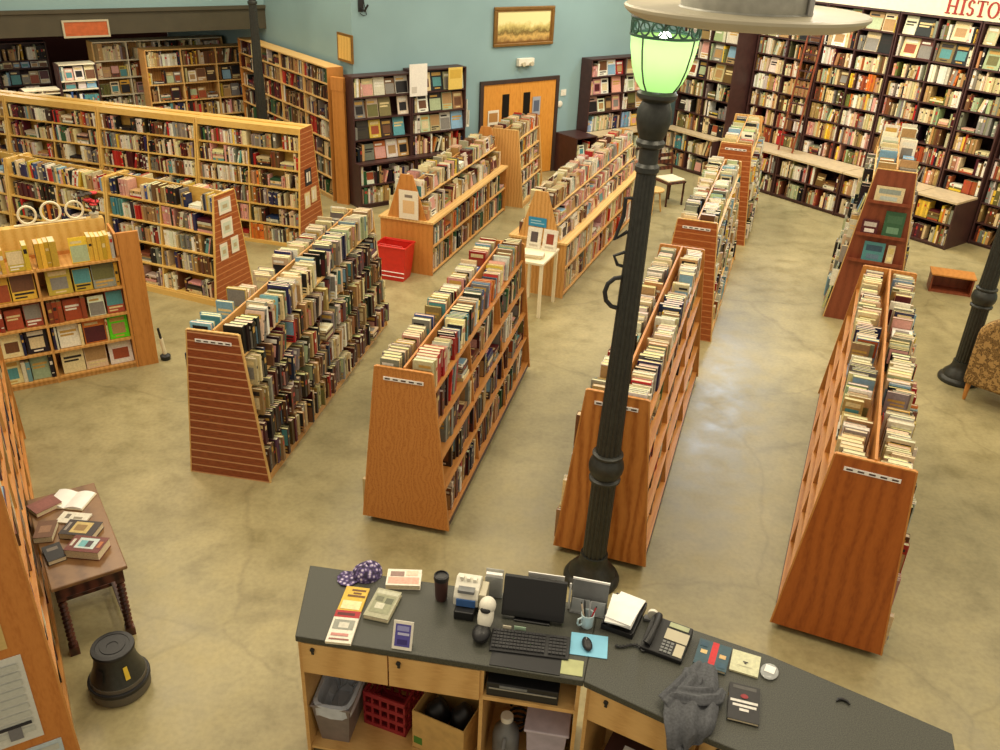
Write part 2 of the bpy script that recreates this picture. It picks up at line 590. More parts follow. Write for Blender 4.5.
def fill_row(T, length, hmax, dmax, pal, row, pface=0.0, pflat=0.03, pgap=0.025, plean=0.3, tmin=0.018, tmax=0.05, hmin=0.2, art=False, outjit=0.03, sparse=False, wf=(0.14, 0.2)):
    """Books along +x from the origin of T, spines at y=0 facing +y, standing on z=0."""
    T = T @ Matrix.Translation((0, 0, 0.0012))
    x = RND.uniform(0.004, 0.02)
    run_c, run_n = None, 0
    hcap = hmax - 0.008
    while x < length - 0.03:
        r = RND.random()
        room = length - x
        if r < pgap:
            x += RND.uniform(0.03, 0.22 if sparse else 0.12)
            continue
        if r < pgap + pface and room > 0.22:
            wv = min(RND.uniform(*wf), room - 0.03)
            hh = min(hcap - 0.012, wv * RND.uniform(1.3, 1.5))
            t = RND.uniform(0.014, 0.03)
            lean = R(RND.uniform(7, 12))
            q = T @ Matrix.Translation((x + wv / 2, -0.02, t / 2 * math.sin(lean) + 0.001)) @ Matrix.Rotation(lean, 4, 'X')
            # cover turned to face outwards: local x -> outward y
            q = q @ Matrix(((0, 1, 0, wv / 2), (-1, 0, 0, -t / 2), (0, 0, 1, 0.002), (0, 0, 0, 1)))
            rec(q, t, hh, wv, pick(pal), row, 'face', True)
            x += wv + RND.uniform(0.006, 0.03)
            continue
        if r < pgap + pface + pflat and room > 0.26:
            z = 0.0
            wl = RND.uniform(0.2, 0.25)
            hf = min(hcap, 0.26)
            for k in range(RND.randint(2, 5)):
                t = RND.uniform(0.018, 0.04)
                dd = min(dmax - 0.025, RND.uniform(0.13, 0.18))
                ll = wl - RND.uniform(0, 0.03)
                if z + t > hcap: break
                q = T @ Matrix.Translation((x + wl / 2 - ll / 2, -RND.uniform(0.0, 0.02), z + t / 2)) @ Matrix(((0, 0, 1, 0), (0, 1, 0, 0), (-1, 0, 0, 0), (0, 0, 0, 1)))
                rec(q, t, ll, dd, pick(pal), row, 'flat', art)
                z += t + 0.001
            x += wl + 0.012
            continue
        # upright book(s)
        if run_n <= 0:
            if RND.random() < 0.16:
                run_c, run_n = pick(pal), RND.randint(2, 6)
                run_h, run_t = RND.uniform(min(hmin, hcap * 0.8), hcap), RND.uniform(tmin, tmax)
            else:
                run_c, run_n = None, 1
        run_n -= 1
        t = run_t if run_c else RND.uniform(tmin, tmax) * (1 if RND.random() < 0.85 else 1.35)
        h = run_h if run_c else RND.uniform(min(hmin, hcap * 0.8), hcap)
        d = min(dmax, h * RND.uniform(0.64, 0.76))
        cn = run_c or pick(pal)
        y = -RND.uniform(0, outjit)
        d = min(d, dmax + y) if dmax + y > 0.09 else min(d, 0.09)
        if plean and RND.random() < plean * 0.12 and room > 0.35:
            n = RND.randint(1, 4)
            a = R(RND.uniform(7, 17))
            xs = x + h * math.sin(a)
            for k in range(n):
                hh = min(hcap * 0.96, h * RND.uniform(0.93, 1.0)) if k else h
                if hh * math.cos(a) + t * math.sin(a) > hcap: hh = hcap / math.cos(a) - t
                if xs + t > length - 0.02: break
                # top leans back to the row before it
                q = T @ Matrix.Translation((xs, y, 0)) @ Matrix.Rotation(-a, 4, 'Y') @ Matrix.Translation((t / 2, 0, 0))
                rec(q, t, hh, d, pick(pal), row, 'spine', art)
                xs += t / math.cos(a) + 0.002
                t = RND.uniform(tmin, tmax)
            x = xs + 0.012
            continue
        if x + t > length - 0.004:
            break
        q = T @ Matrix.Translation((x + t / 2, y, 0)) @ Matrix.Rotation(R(RND.uniform(-0.2, 0.2)), 4, 'Z')
        rec(q, t, h, d, cn, row, 'spine', art)
        x += t + 0.0022


def book_geo(mb, pg, r, T, full):
    """Cover into mb and page block into pg (may be the same builder)."""
    w, h, d, c = r['w'], r['h'], r['d'], r['col']
    rn = random.Random(r['seed'])
    tb = min(0.0032, w * 0.16)
    pc = lin((236 - rn.uniform(0, 22), 224 - rn.uniform(0, 28), 190 - rn.uniform(0, 40)))
    a, b = -w / 2, w / 2
    if full:
        mb.box(a, -d, 0, a + tb, 0, h, 0, c, T)
        mb.box(b - tb, -d, 0, b, 0, h, 0, c, T)
        mb.box(a + tb, -tb, 0, b - tb, 0, h, 0, c, T)
        pg.box(a + tb, -d + 0.004, 0.003, b - tb, -tb, h - 0.004, 0, pc, T)
    else:
        k = h - 0.004
        vs = [(a, -d, 0), (a, 0, 0), (b, 0, 0), (b, -d, 0), (a, -d, h), (a, 0, h), (b, 0, h), (b, -d, h),
              (a + tb, -d, h), (a + tb, -tb, h), (b - tb, -tb, h), (b - tb, -d, h), (a + tb, -d, 0), (b - tb, -d, 0)]
        mb.add(vs, [(0, 4, 5, 1), (1, 5, 6, 2), (2, 6, 7, 3), (4, 8, 9, 5), (5, 9, 10, 6), (6, 10, 11, 7), (0, 12, 8, 4), (13, 3, 7, 11)], 0, c, T)
        pg.add([(a + tb, -d + 0.004, k), (b - tb, -d + 0.004, k), (b - tb, -tb, k), (a + tb, -tb, k), (a + tb, -d + 0.004, 0), (b - tb, -d + 0.004, 0)],
               [(0, 1, 2, 3), (4, 5, 1, 0)], 0, pc, T)
    # title plate and bands on the spine
    if rn.random() < 0.62:
        lc = lin(rn.choice(LABELCOL))
        z0 = rn.uniform(0.5, 0.72) * h
        z1 = z0 + rn.uniform(0.08, 0.24) * h
        e = 0.0007
        x0, x1 = a + w * 0.16, b - w * 0.16
        mb.add([(x0, e, z0), (x1, e, z0), (x1, e, z1), (x0, e, z1)], [(1, 0, 3, 2)], 0, lc, T)
        if rn.random() < 0.5:
            z0 = rn.uniform(0.08, 0.2) * h
            z1 = z0 + 0.04 * h
            mb.add([(x0, e, z0), (x1, e, z0), (x1, e, z1), (x0, e, z1)], [(1, 0, 3, 2)], 0, lc, T)
    if r['art']:
        lc = lin(rn.choice(LABELCOL[:4]))
        pc2 = lin(PAL[rn.choice(ARTCOL)])
        e = 0.0007
        style = rn.random()
        for sx in ((b + e, 1), (a - e, -1)):
            if not full and r['kind'] == 'spine' and sx[1] < 0: continue
            x = sx[0]
            for (y0, y1, z0, z1, cc) in (((0.12, 0.86, 0.74, 0.9, lc), (0.16, 0.84, 0.2, 0.66, pc2), (0.28, 0.72, 0.07, 0.13, lc)) if style < 0.35 else ((0.04, 0.96, 0.03, 0.68, pc2), (0.1, 0.7, 0.76, 0.86, lc)) if style < 0.65 else ((0.03, 0.97, 0.34, 0.97, pc2), (0.1, 0.9, 0.2, 0.28, lc), (0.1, 0.6, 0.08, 0.14, lc)) if style < 0.85 else ((0.1, 0.9, 0.62, 0.72, lc), (0.1, 0.75, 0.48, 0.56, lc))):
                q = [(x, -d * y0, h * z0), (x, -d * y1, h * z0), (x, -d * y1, h * z1), (x, -d * y0, h * z1)]
                mb.add(q, [(0, 3, 2, 1) if sx[1] < 0 else (0, 1, 2, 3)][:1], 0, cc, T)


ORD = lambda n: f"{n}{'th' if 10 <= n % 100 <= 20 else {1: 'st', 2: 'nd', 3: 'rd'}.get(n % 10, 'th')}"
TIERS = ['top', 'second', 'third', 'fourth', 'fifth', 'sixth', 'seventh', 'eighth', 'ninth', 'bottom']


def tier_name(i, n):
    return 'top' if i == 0 else 'bottom' if i == n - 1 else TIERS[i]


# ---------------------------------------------------------------- wooden A-frame racks
def a_rack(name, label, x, y, theta, L, h=1.56, wb=0.78, wt=0.47, zs=(0.12, 0.45, 0.75, 1.06, 1.38), panel='ply', board='pine', frame='pine_pale', phrase='rack', sides=(1, -1), pal=('mixed', 'mixed'),
           toppal=None, casters=False, group=None, cat='bookshelf', header=False, bay=1.15, topsides=(1, -1), near_end='near end', opts=None, toph=0.26, divtop=None, slip=True, lip=0.0, sidewords=None, proud=None, topopts=None, topproud={}, sideopts=None):
    root = thing(name, label, cat, (x, y, 0), -theta, group)
    T = TR((x, y, 0), -theta)
    zb = 0.06 if casters else 0.0
    hw = lambda z: wb / 2 - (wb - wt) / 2 * z / h
    t = 0.022
    for far in (0, 1):
        y0, y1 = (0, t) if not far else (L - t, L)
        mb = MB()
        mb.prism([(-hw(zb), zb), (hw(zb), zb), (hw(h), h), (-hw(h), h)], y0, y1, 'y')
        e = mb.build('end_panel', [panel if not far else board], root)
        # pale edging strips along the sloping sides
        eb = MB()
        for s in (1, -1):
            p = [(s * hw(zb), zb), (s * (hw(zb) + 0.012), zb), (s * (hw(h) + 0.012), h + 0.004), (s * hw(h), h + 0.004)]
            eb.prism(p if s > 0 else p[::-1], y0 - 0.002, y1 + 0.002, 'y')
        eb.box(-hw(h), y0 - 0.002, h, hw(h), y1 + 0.002, h + 0.01)
        eb.build('edge_strip', [frame], root)
        if not far and slip:
            lb = MB()
            lb.box(-hw(h) * 0.72, -0.006, h - 0.105, hw(h) * 0.72, -0.0005, h - 0.075)
            for k in range(5):
                xx = -hw(h) * 0.72 + (k + 0.5) * hw(h) * 1.44 / 5
                lb.box(xx - 0.02, -0.0075, h - 0.096, xx + 0.022, -0.006, h - 0.084, 1)
            lb.build('label_holder', ['paper', 'dark'], root)
    dt = divtop if divtop is not None else h + 0.02
    MB().box(-0.009, t, zb, 0.009, L - t, dt).build('divider', [board], root)
    for s in (1, -1):
        for zi, z in enumerate(zs):
            mb = MB()
            mb.box(s * 0.009, t, z - 0.02, s * (hw(z) - 0.004), L - t, z)
            if lip:
                mb.box(s * (hw(z) - 0.004), t, z - 0.02, s * (hw(z) + 0.008), L - t, z + lip)
            mb.build('shelf', [frame], root)
        nb = max(1, round(L / bay))
        for k in range(1, nb):
            yy = L * k / nb
            p = [(s * 0.009, zb), (s * (hw(zb) - 0.012), zb), (s * (hw(zs[-1]) - 0.012), zs[-1] - 0.02), (s * 0.009, zs[-1] - 0.02)]
            MB().prism(p if s > 0 else p[::-1], yy - 0.009, yy + 0.009, 'y').build('upright', [board], root)
        MB().box(s * (hw(zb) - 0.03), t, zb, s * (hw(zb) - 0.006), L - t, zs[0] - 0.021).build('base_rail', [board if not casters else 'dark'], root)
    if header:
        MB().box(-hw(h) - 0.012, t, h - 0.085, -hw(h) + 0.006, L - t, h + 0.008).build('header_board', [frame], root)
        MB().box(-hw(h) + 0.006, t, h - 0.012, hw(h), L - t, h + 0.006).build('top_board', [frame], root)
    if casters:
        for cx in (-1, 1):
            for cy in (0.08, L - 0.08):
                cb = MB()
                cb.lathe([(0.028, -0.012), (0.03, 0), (0.028, 0.012)], 14, 0, None, TR((cx * (hw(0) - 0.07), cy, 0.03)) @ Matrix.Rotation(PI / 2, 4, 'Y'))
                cb.box(cx * (hw(0) - 0.07) - 0.018, cy - 0.014, 0.036, cx * (hw(0) - 0.07) + 0.018, cy + 0.014, 0.062)
                cb.build('caster', ['black'], root, smooth=True)
    # books
    n = len(zs)
    for s in sides:
        for zi in range(n):
            z = zs[zi]
            last = zi == n - 1
            if last and s not in topsides: continue
            tier = n - 1 - zi
            hmax = (zs[zi + 1] - z - 0.024) if not last else (h - 0.1 - z if header else toph)
            o = dict(art=True)
            o.update(opts or {})
            if not last: o.update((sideopts or {}).get(s, {}))
            if last: o.update(topopts or {})
            pr = (proud or {}).get(s, 0.0) if not last else topproud.get(s, 0.0)
            p = (toppal or pal[0]) if last else (pal[0] if s == 1 else pal[1])
            nb = max(1, round(L / bay))
            if last and not header: nb = 1
            for k in range(nb):
                y0 = t + 0.006 if k == 0 else L * k / nb + 0.012
                y1 = L - t - 0.006 if k == nb - 1 else L * (k + 1) / nb - 0.012
                xs = s * (hw(z) - 0.02 + pr)
                if s == 1:    # outward +x, along -y
                    F = T @ Matrix(((0, 1, 0, xs), (-1, 0, 0, y1), (0, 0, 1, z), (0, 0, 0, 1)))
                else:         # outward -x, along +y
                    F = T @ Matrix(((0, -1, 0, xs), (1, 0, 0, y0), (0, 0, 1, z), (0, 0, 0, 1)))
                row = (phrase, (sidewords or {}).get(s, 'right side' if s == 1 else 'left side'), tier_name(tier, n), near_end, tuple(T.translation), -theta, 1)
                fill_row(F, y1 - y0, hmax, hw(z) - 0.035 + pr, p, row, **o)
    return root


# ---------------------------------------------------------------- upright bookcases (local x to the viewer's right, y into the wall)
def bookcase(name, label, origin, rz, W, D, H, zs, mat='dark', bays=2, phrase=None, pal='mixed', group=None, facing=(), ledge=None, fopts=None, side_mat=None, back=True, sopts=None, lean_face=True, cat='bookcase', topless=True, headroom=None, edge_mat=None, bt=0.024, ledge_mat=None, open_top=False, side_h=None):
    root = thing(name, label, cat, (*origin, 0), rz, group)
    T = TR((*origin, 0), rz)
    yb = ledge[1] if ledge else 0.0    # front of the upper part
    zl = ledge[0] if ledge else 0.0
    for s in (0, 1):
        mb = MB()
        x0, x1 = (0, bt) if not s else (W - bt, W)
        if ledge:
            mb.box(x0, 0, 0, x1, D, zl)
            mb.box(x0, yb, zl, x1, D, H)
        else:
            mb.box(x0, 0, 0, x1, D, H)
        mb.build('side_panel', [side_mat or mat], root)
    if back:
        MB().box(bt, D - 0.012, 0.0, W - bt, D, H).build('back_panel', [mat], root)
    bw = W / bays
    for k in range(1, bays):
        mb = MB()
        if ledge:
            mb.box(bw * k - bt / 2, 0.004, 0.06, bw * k + bt / 2, D - 0.012, zl - 0.03)
            mb.box(bw * k - bt / 2, yb + 0.004, zl, bw * k + bt / 2, D - 0.012, H - 0.02)
        else:
            mb.box(bw * k - bt / 2, 0.004, 0.0, bw * k + bt / 2, D - 0.012, H - 0.02)
        mb.build('upright', [edge_mat or mat], root)
    if not open_top: MB().box(bt, yb, H - 0.02, W - bt, D - 0.012, H + 0.002).build('top_board', [edge_mat or mat], root)
    if ledge:
        MB().box(-0.004, -0.015, zl - 0.03, W + 0.004, yb + 0.002, zl + 0.002).build('ledge', [ledge_mat or edge_mat or mat], root)
    n = len(zs)
    for i, z in enumerate(zs):
        y0 = 0.0 if z < zl - 0.02 else yb
        if not (ledge and abs(z - zl) < 0.03):
            mb = MB()
            mb.box(bt, y0 + 0.003, z - 0.022, W - bt, D - 0.012, z)
            if z < 0.2 and z > 0.03: mb.box(bt, y0 + 0.02, 0, W - bt, y0 + 0.04, z - 0.022)
            mb.build('shelf', [edge_mat or mat], root)
        nz = zs[i + 1] - 0.024 if i < n - 1 else H - 0.024
        if headroom and i == n - 1: nz = z + headroom
        if ledge and z < zl - 0.03 and nz > zl - 0.03: nz = zl - 0.032
        tier = n - 1 - i
        for k in range(bays):
            xa, xb = bw * k + bt * 0.6, bw * (k + 1) - bt * 0.6
            if k == 0: xa = bt
            if k == bays - 1: xb = W - bt
            F = T @ Matrix(((-1, 0, 0, xb), (0, -1, 0, y0 + 0.02), (0, 0, 1, z), (0, 0, 0, 1)))
            f = tier in facing
            o = dict(pface=0.85 if f else 0.008, pflat=0.02, art=f)
            if f: o.update(fopts or {})
            else: o.update(sopts or {})
            p = pal(tier, k) if callable(pal) else pal
            row = (phrase or name, None if bays == 1 else ('left bay' if k == 0 else 'right bay' if k == bays - 1 else 'middle bay'), tier_name(tier, n), 'left end', tuple(T.translation), rz, 2)
            fill_row(F, xb - xa, nz - z, min(0.22, D - y0 - 0.045), p, row, **o)
    return root
# ---------------------------------------------------------------- the room (walls stand at 37.6 degrees to the aisles)
A = R(37.6)
UX, UY = math.cos(A), math.sin(A)


def W2(u, n):
    return (u * UX - n * UY, u * UY + n * UX)


def W3(u, n, z):
    return (*W2(u, n), z)


def wall_box(mb, u0, u1, n0, n1, z0, z1, mi=0):
    p = [W2(u0, n0), W2(u1, n0), W2(u1, n1), W2(u0, n1)]
    return mb.prism(p, z0, z1, 'z', mi)


structure('floor', MB().prism([(-14, -1.5), (22, -1.5), (22, 30), (-22, 30), (-22, 8)], -0.12, 0.0), ['floor'])
structure('wall_back', wall_box(MB(), 7.32, 15.9, 14.0, 14.25, 0, 5.6), ['teal'])
structure('wall_left_return', wall_box(MB(), 7.32, 7.57, 14.25, 24.0, 0, 5.6), ['teal'])
structure('wall_right', wall_box(MB(), 15.9, 16.15, -3.0, 14.25, 0, 5.6), ['teal'])
structure('trim_fascia', wall_box(MB(), -4.0, 7.319, 17.6, 17.8, 2.56, 2.93), ['olive'])
structure('trim_fascia_cap', wall_box(MB(), -4.0, 7.319, 17.56, 17.84, 2.93, 2.99), ['olive'])
structure('wall_mezzanine', wall_box(MB(), -4.0, 7.319, 17.64, 17.8, 2.99, 5.6), ['teal'])
structure('ceiling_mezzanine', wall_box(MB(), -4.0, 7.319, 17.8, 24.0, 2.56, 2.7), ['mezz'])
structure('wall_far', wall_box(MB(), -4.0, 7.319, 24.0, 24.2, 0, 2.7), ['backwall'])

WALL_A = A                       # viewer looks along +n: local x = u
HIST_A = A - PI / 2              # viewer looks along +u: local x = -n


def wobj(u, n, z=0.0):
    return W3(u, n, z)


# door in the back wall
def flush(name, u, z, label, cat):
    return thing(name, label, cat, W3(u, 14.0, z), WALL_A)


dr = thing('door', None, None, W3(9.98, 14.0, 0), WALL_A)
dr.name = 'door_1'
dr['kind'] = 'structure'
fm = MB()
fm.box(-0.0, -0.05, 0, 0.075, 0.0, 1.93)
fm.box(1.87, -0.05, 0, 1.945, 0.0, 1.93)
fm.box(0.075, -0.05, 1.86, 1.87, 0.0, 1.93)
fm.build('door_frame', ['darkframe'], dr)
for k, (xa, xb) in enumerate(((0.08, 0.972), (0.976, 1.865))):
    leaf = MB().box(xa, -0.03, 0.01, xb, -0.002, 1.855).build('door_leaf', ['door'], dr)
    xw = 0.53 if k == 0 else 1.05
    MB().box(xw, -0.034, 0.86, xw + 0.17, -0.030, 1.66).build('door_window', ['blackgloss'], leaf)
    hx = xb - 0.07 if k == 0 else xa + 0.07
    hb = MB()
    hb.box(hx - 0.02, -0.04, 0.92, hx + 0.02, -0.03, 1.06)
    hb.tube([(hx, -0.04, 0.99), (hx, -0.075, 0.99), (hx - 0.08 * (1 if k == 0 else -1), -0.075, 0.99)], 0.009)
    hb.build('door_handle', ['silver'], leaf)


def sheet(name, u, z, w, h, arts, label, cat, n=14.0, proud=0.04, base=(236, 228, 206), parent_rz=None, origin=None, group=None, thick=0.004):
    """A thin printed sheet fixed upright; local x right, y into the wall."""
    o = origin or W3(u, n - proud, z)
    rz = WALL_A if parent_rz is None else parent_rz
    mb = MB()
    mb.box(-w / 2, -thick, -h / 2, w / 2, 0, h / 2, 0, lin(base))
    for ai, (x0, z0, x1, z1, c) in enumerate(arts):
        th_ = thick + 0.0004 * ai
        mb.add([(-w / 2 + x0 * w, -th_ - 0.0006, -h / 2 + z0 * h), (-w / 2 + x1 * w, -th_ - 0.0006, -h / 2 + z0 * h), (-w / 2 + x1 * w, -th_ - 0.0006, -h / 2 + z1 * h), (-w / 2 + x0 * w, -th_ - 0.0006, -h / 2 + z1 * h)], [(0, 1, 2, 3)], 0, lin(c))
    ob = mb.build(name, ['printart'], None, loc=o, rot=(0, 0, rz))
    return tag(ob, label, cat, group)


sheet('poster', 10.3, 1.13, 0.26, 0.5, [(0.1, 0.55, 0.9, 0.9, (180, 130, 70)), (0.2, 0.1, 0.7, 0.45, (120, 84, 50))], 'cream poster with brown pictures taped on left door leaf', 'poster')
sheet('poster', 10.6, 1.02, 0.15, 0.4, [(0.1, 0.1, 0.9, 0.4, (200, 90, 60)), (0.1, 0.5, 0.9, 0.7, (220, 200, 160))], 'narrow red and cream notice over left door window', 'poster', base=(150, 70, 50), proud=0.05)
sheet('poster', 11.36, 1.38, 0.2, 0.36, [(0.15, 0.2, 0.85, 0.8, (90, 100, 120))], 'blue grey notice beside the right door window', 'poster', base=(166, 170, 178))
sheet('poster', 11.11, 0.98, 0.15, 0.3, [(0.1, 0.3, 0.9, 0.8, (80, 70, 60))], 'small pale notice below the right door window', 'poster', base=(216, 206, 190), proud=0.05)

# framed landscape above the door
pt = thing('painting', 'gilt framed landscape painting hung high above the door', 'painting', W3(10.97, 13.995, 2.885), WALL_A)
pm = MB()
for (x0, z0, x1, z1) in ((-0.72, -0.35, 0.72, -0.29), (-0.72, 0.29, 0.72, 0.35), (-0.72, -0.29, -0.66, 0.29), (0.66, -0.29, 0.72, 0.29)):
    pm.box(x0, -0.05, z0, x1, 0, z1)
pm.build('picture_frame', ['framegold'], pt, bevel=0.012)
lm_ = MB()
for (x0, z0, x1, z1) in ((-0.66, -0.29, 0.66, -0.265), (-0.66, 0.265, 0.66, 0.29), (-0.66, -0.265, -0.635, 0.265), (0.635, -0.265, 0.66, 0.265)):
    lm_.box(x0, -0.035, z0, x1, 0, z1)
lm_.build('gilt_liner', ['brass'], pt)
MB().box(-0.635, -0.02, -0.265, 0.635, 0, 0.265).build('canvas', ['painting'], pt)

# small picture on the return wall
sp_ = thing('picture', 'small pale framed print on the left return wall', 'picture', W3(7.315, 14.22, 2.63), HIST_A)
MB().box(-0.27, -0.03, -0.23, 0.27, 0, 0.23).build('picture_frame', ['framegold'], sp_)
MB().box(-0.23, -0.034, -0.19, 0.23, -0.03, 0.19).build('print', ['birch'], sp_)

el = thing('emergency_light', 'white emergency light box on teal wall above the door', 'emergency light', W3(11.02, 13.995, 2.23), WALL_A)
MB().box(-0.19, -0.09, -0.06, 0.19, 0, 0.08).build('housing', ['white'], el, bevel=0.01)
for s in (-1, 1):
    MB().lathe([(0.03, 0), (0.045, 0.05), (0.04, 0.055)], 14, 0, None, TR((s * 0.1, -0.09, -0.02)) @ Matrix.Rotation(PI / 2, 4, 'X')).build('lamp_head', ['cream_enamel'], el, smooth=True)
sw = thing('light_switch', 'cream switch plate beside the door frame, upper one', 'switch', W3(12.08, 13.998, 1.58), WALL_A)
MB().box(-0.07, -0.012, -0.06, 0.07, 0, 0.06).build('plate', ['white'], sw)
MB().box(-0.015, -0.022, -0.02, 0.015, -0.012, 0.02).build('toggle', ['white'], sw)
sw = thing('thermostat', 'white round thermostat on wall below the switch plate', 'thermostat', W3(12.0, 13.998, 1.36), WALL_A)
MB().lathe([(0.06, 0), (0.065, 0.02), (0.05, 0.03)], 20, 0, None, Matrix.Rotation(PI / 2, 4, 'X')).build('dial', ['white'], sw, smooth=True)

br_ = thing('wall_bracket', 'small black bracket with cable high on the teal wall corner', 'bracket', W3(7.5, 13.995, 3.22), WALL_A)
mb = MB()
mb.box(-0.05, -0.012, 0.0, 0.05, 0, 0.3)
mb.tube([(0.0, -0.012, 0.05), (0.02, -0.1, 0.02), (0.05, -0.16, 0.12)], 0.018, 8)
mb.build('arm', ['black'], br_)
MB().tube([(0.03, -0.01, 0.3), (0.06, -0.02, 0.1), (0.1, -0.015, -0.05), (0.04, -0.012, -0.06), (-0.02, -0.012, -0.02)], 0.008, 6).build('cable', ['black'], br_)
# orange panel on the fascia
op = thing('fascia_panel', 'orange panel with cream frame on the dark fascia', 'panel', W3(3.96, 17.598, 2.67), WALL_A)
fb = MB()
for (x0, z0, x1, z1) in ((-0.39, -0.145, 0.39, -0.115), (-0.39, 0.115, 0.39, 0.145), (-0.39, -0.115, -0.36, 0.115), (0.36, -0.115, 0.39, 0.115)):
    fb.box(x0, -0.03, z0, x1, 0, z1)
fb.build('panel_frame', ['cream_enamel'], op)
pb = MB()
pb.box(-0.36, -0.015, -0.115, 0.36, 0, 0.115)
for k in range(9):
    pb.box(-0.35, -0.02, -0.108 + k * 0.025, 0.35, -0.015, -0.098 + k * 0.025)
pb.build('grille', ['orange'], op)
fl = thing('ceiling_light', 'white fluorescent strip under the mezzanine at far left', 'light', W3(2.7, 19.2, 2.5), WALL_A)
MB().box(-0.6, -0.08, 0.0, 0.6, 0.08, 0.06).build('housing', ['white'], fl)
MB().tube([(-0.56, 0, -0.015), (0.56, 0, -0.015)], 0.018, 10).build('tube', ['tube'], fl)

# ---------------------------------------------------------------- HISTORY wall
def hist_pal(tier, k):
    return 'olive' if tier < 2 else 'warm'


LEDGE = (0.82, 0.66)
hz_low = [0.06, 0.43, 0.82]
hz_up = [0.82 + 0.335 * i for i in range(1, 6)]
hz_top = [2.83, 3.19]
hzs = hz_low + hz_up + hz_top
FO = dict(wf=(0.2, 0.3), pface=0.6)
M['ledge'] = plain('pale_ledge', (196, 176, 140), 0.5)
no_ = [11.86, 10.40, 8.94, 7.48]
words_h = ['first', 'second', 'third', 'fourth']
hist_labels = ['dark bookcase with deep ledge left of the leaning ladder', 'dark bookcase with deep ledge behind the leaning ladder', 'dark bookcase with deep ledge behind the tall end rack', 'dark bookcase with deep ledge at the step in the wall, under the HISTORY board']
for i, n0 in enumerate(no_):
    Wd = 1.44 if i < 3 else 0.72
    bookcase('dark_bookcase', hist_labels[i], W2(14.62, n0), HIST_A, Wd, 1.26, 3.53, hzs, 'dark', 2 if i < 3 else 1, f'{words_h[i]} ledge case', hist_pal, 'dark bookcases along the right wall', facing=(0, 1), ledge=LEDGE, fopts=FO, ledge_mat='ledge')
fz = [0.06, 0.40, 0.74] + [0.82 + 0.335 * i for i in range(1, 6)] + hz_top
for i, n0 in enumerate((6.74, 5.28)):
    bookcase('dark_bookcase', ['flush dark bookcase right of the ledge, under the red letters', 'flush dark bookcase at the right edge behind the iron post'][i], W2(15.36, n0), HIST_A, 1.44, 0.5, 3.53, fz, 'dark', 2, ['first flush case', 'last flush case'][i], hist_pal, 'dark bookcases along the right wall', facing=(0, 1), fopts=FO)
# corner unit, standing further out
bookcase('dark_bookcase', 'dark corner bookcase with ledge between the lamp globe and plywood racks', W2(14.45, 13.35), HIST_A, 1.44, 0.9, 3.0, [0.06, 0.42, 0.8, 1.16, 1.52, 1.88, 2.26, 2.64], 'dark', 2, 'corner bookcase', 'olive', 'dark bookcases along the right wall', facing=(0, 1, 2), ledge=(0.8, 0.3), fopts=FO, ledge_mat='ledge')

sg = thing('shop_sign', 'cream header board with red letters HISTORY above right wall shelves', 'sign', W3(15.3, 11.0, 3.545), HIST_A)
MB().box(-0.9, 0, 0, 8.0, 0.06, 0.6).build('board', ['whitepaint'], sg)


def text_mesh(name, body, size, mat, parent, loc, rot, extr=0.004, shear=0.0, xs=1.0):
    cu = bpy.data.curves.new(name + '_curve', 'FONT')
    cu.body = body
    cu.size = size
    cu.extrude = extr
    cu.shear = shear
    tmp = bpy.data.objects.new('tmp_text', cu)
    COLL.objects.link(tmp)
    dg = bpy.context.evaluated_depsgraph_get()
    me = bpy.data.meshes.new_from_object(tmp.evaluated_get(dg))
    bpy.data.objects.remove(tmp)
    me.materials.clear()
    me.materials.append(M[mat])
    o = bpy.data.objects.new(name, me)
    COLL.objects.link(o)
    o.parent = parent
    o.location = loc
    o.rotation_euler = rot
    o.scale = (xs, 1, 1)
    return o


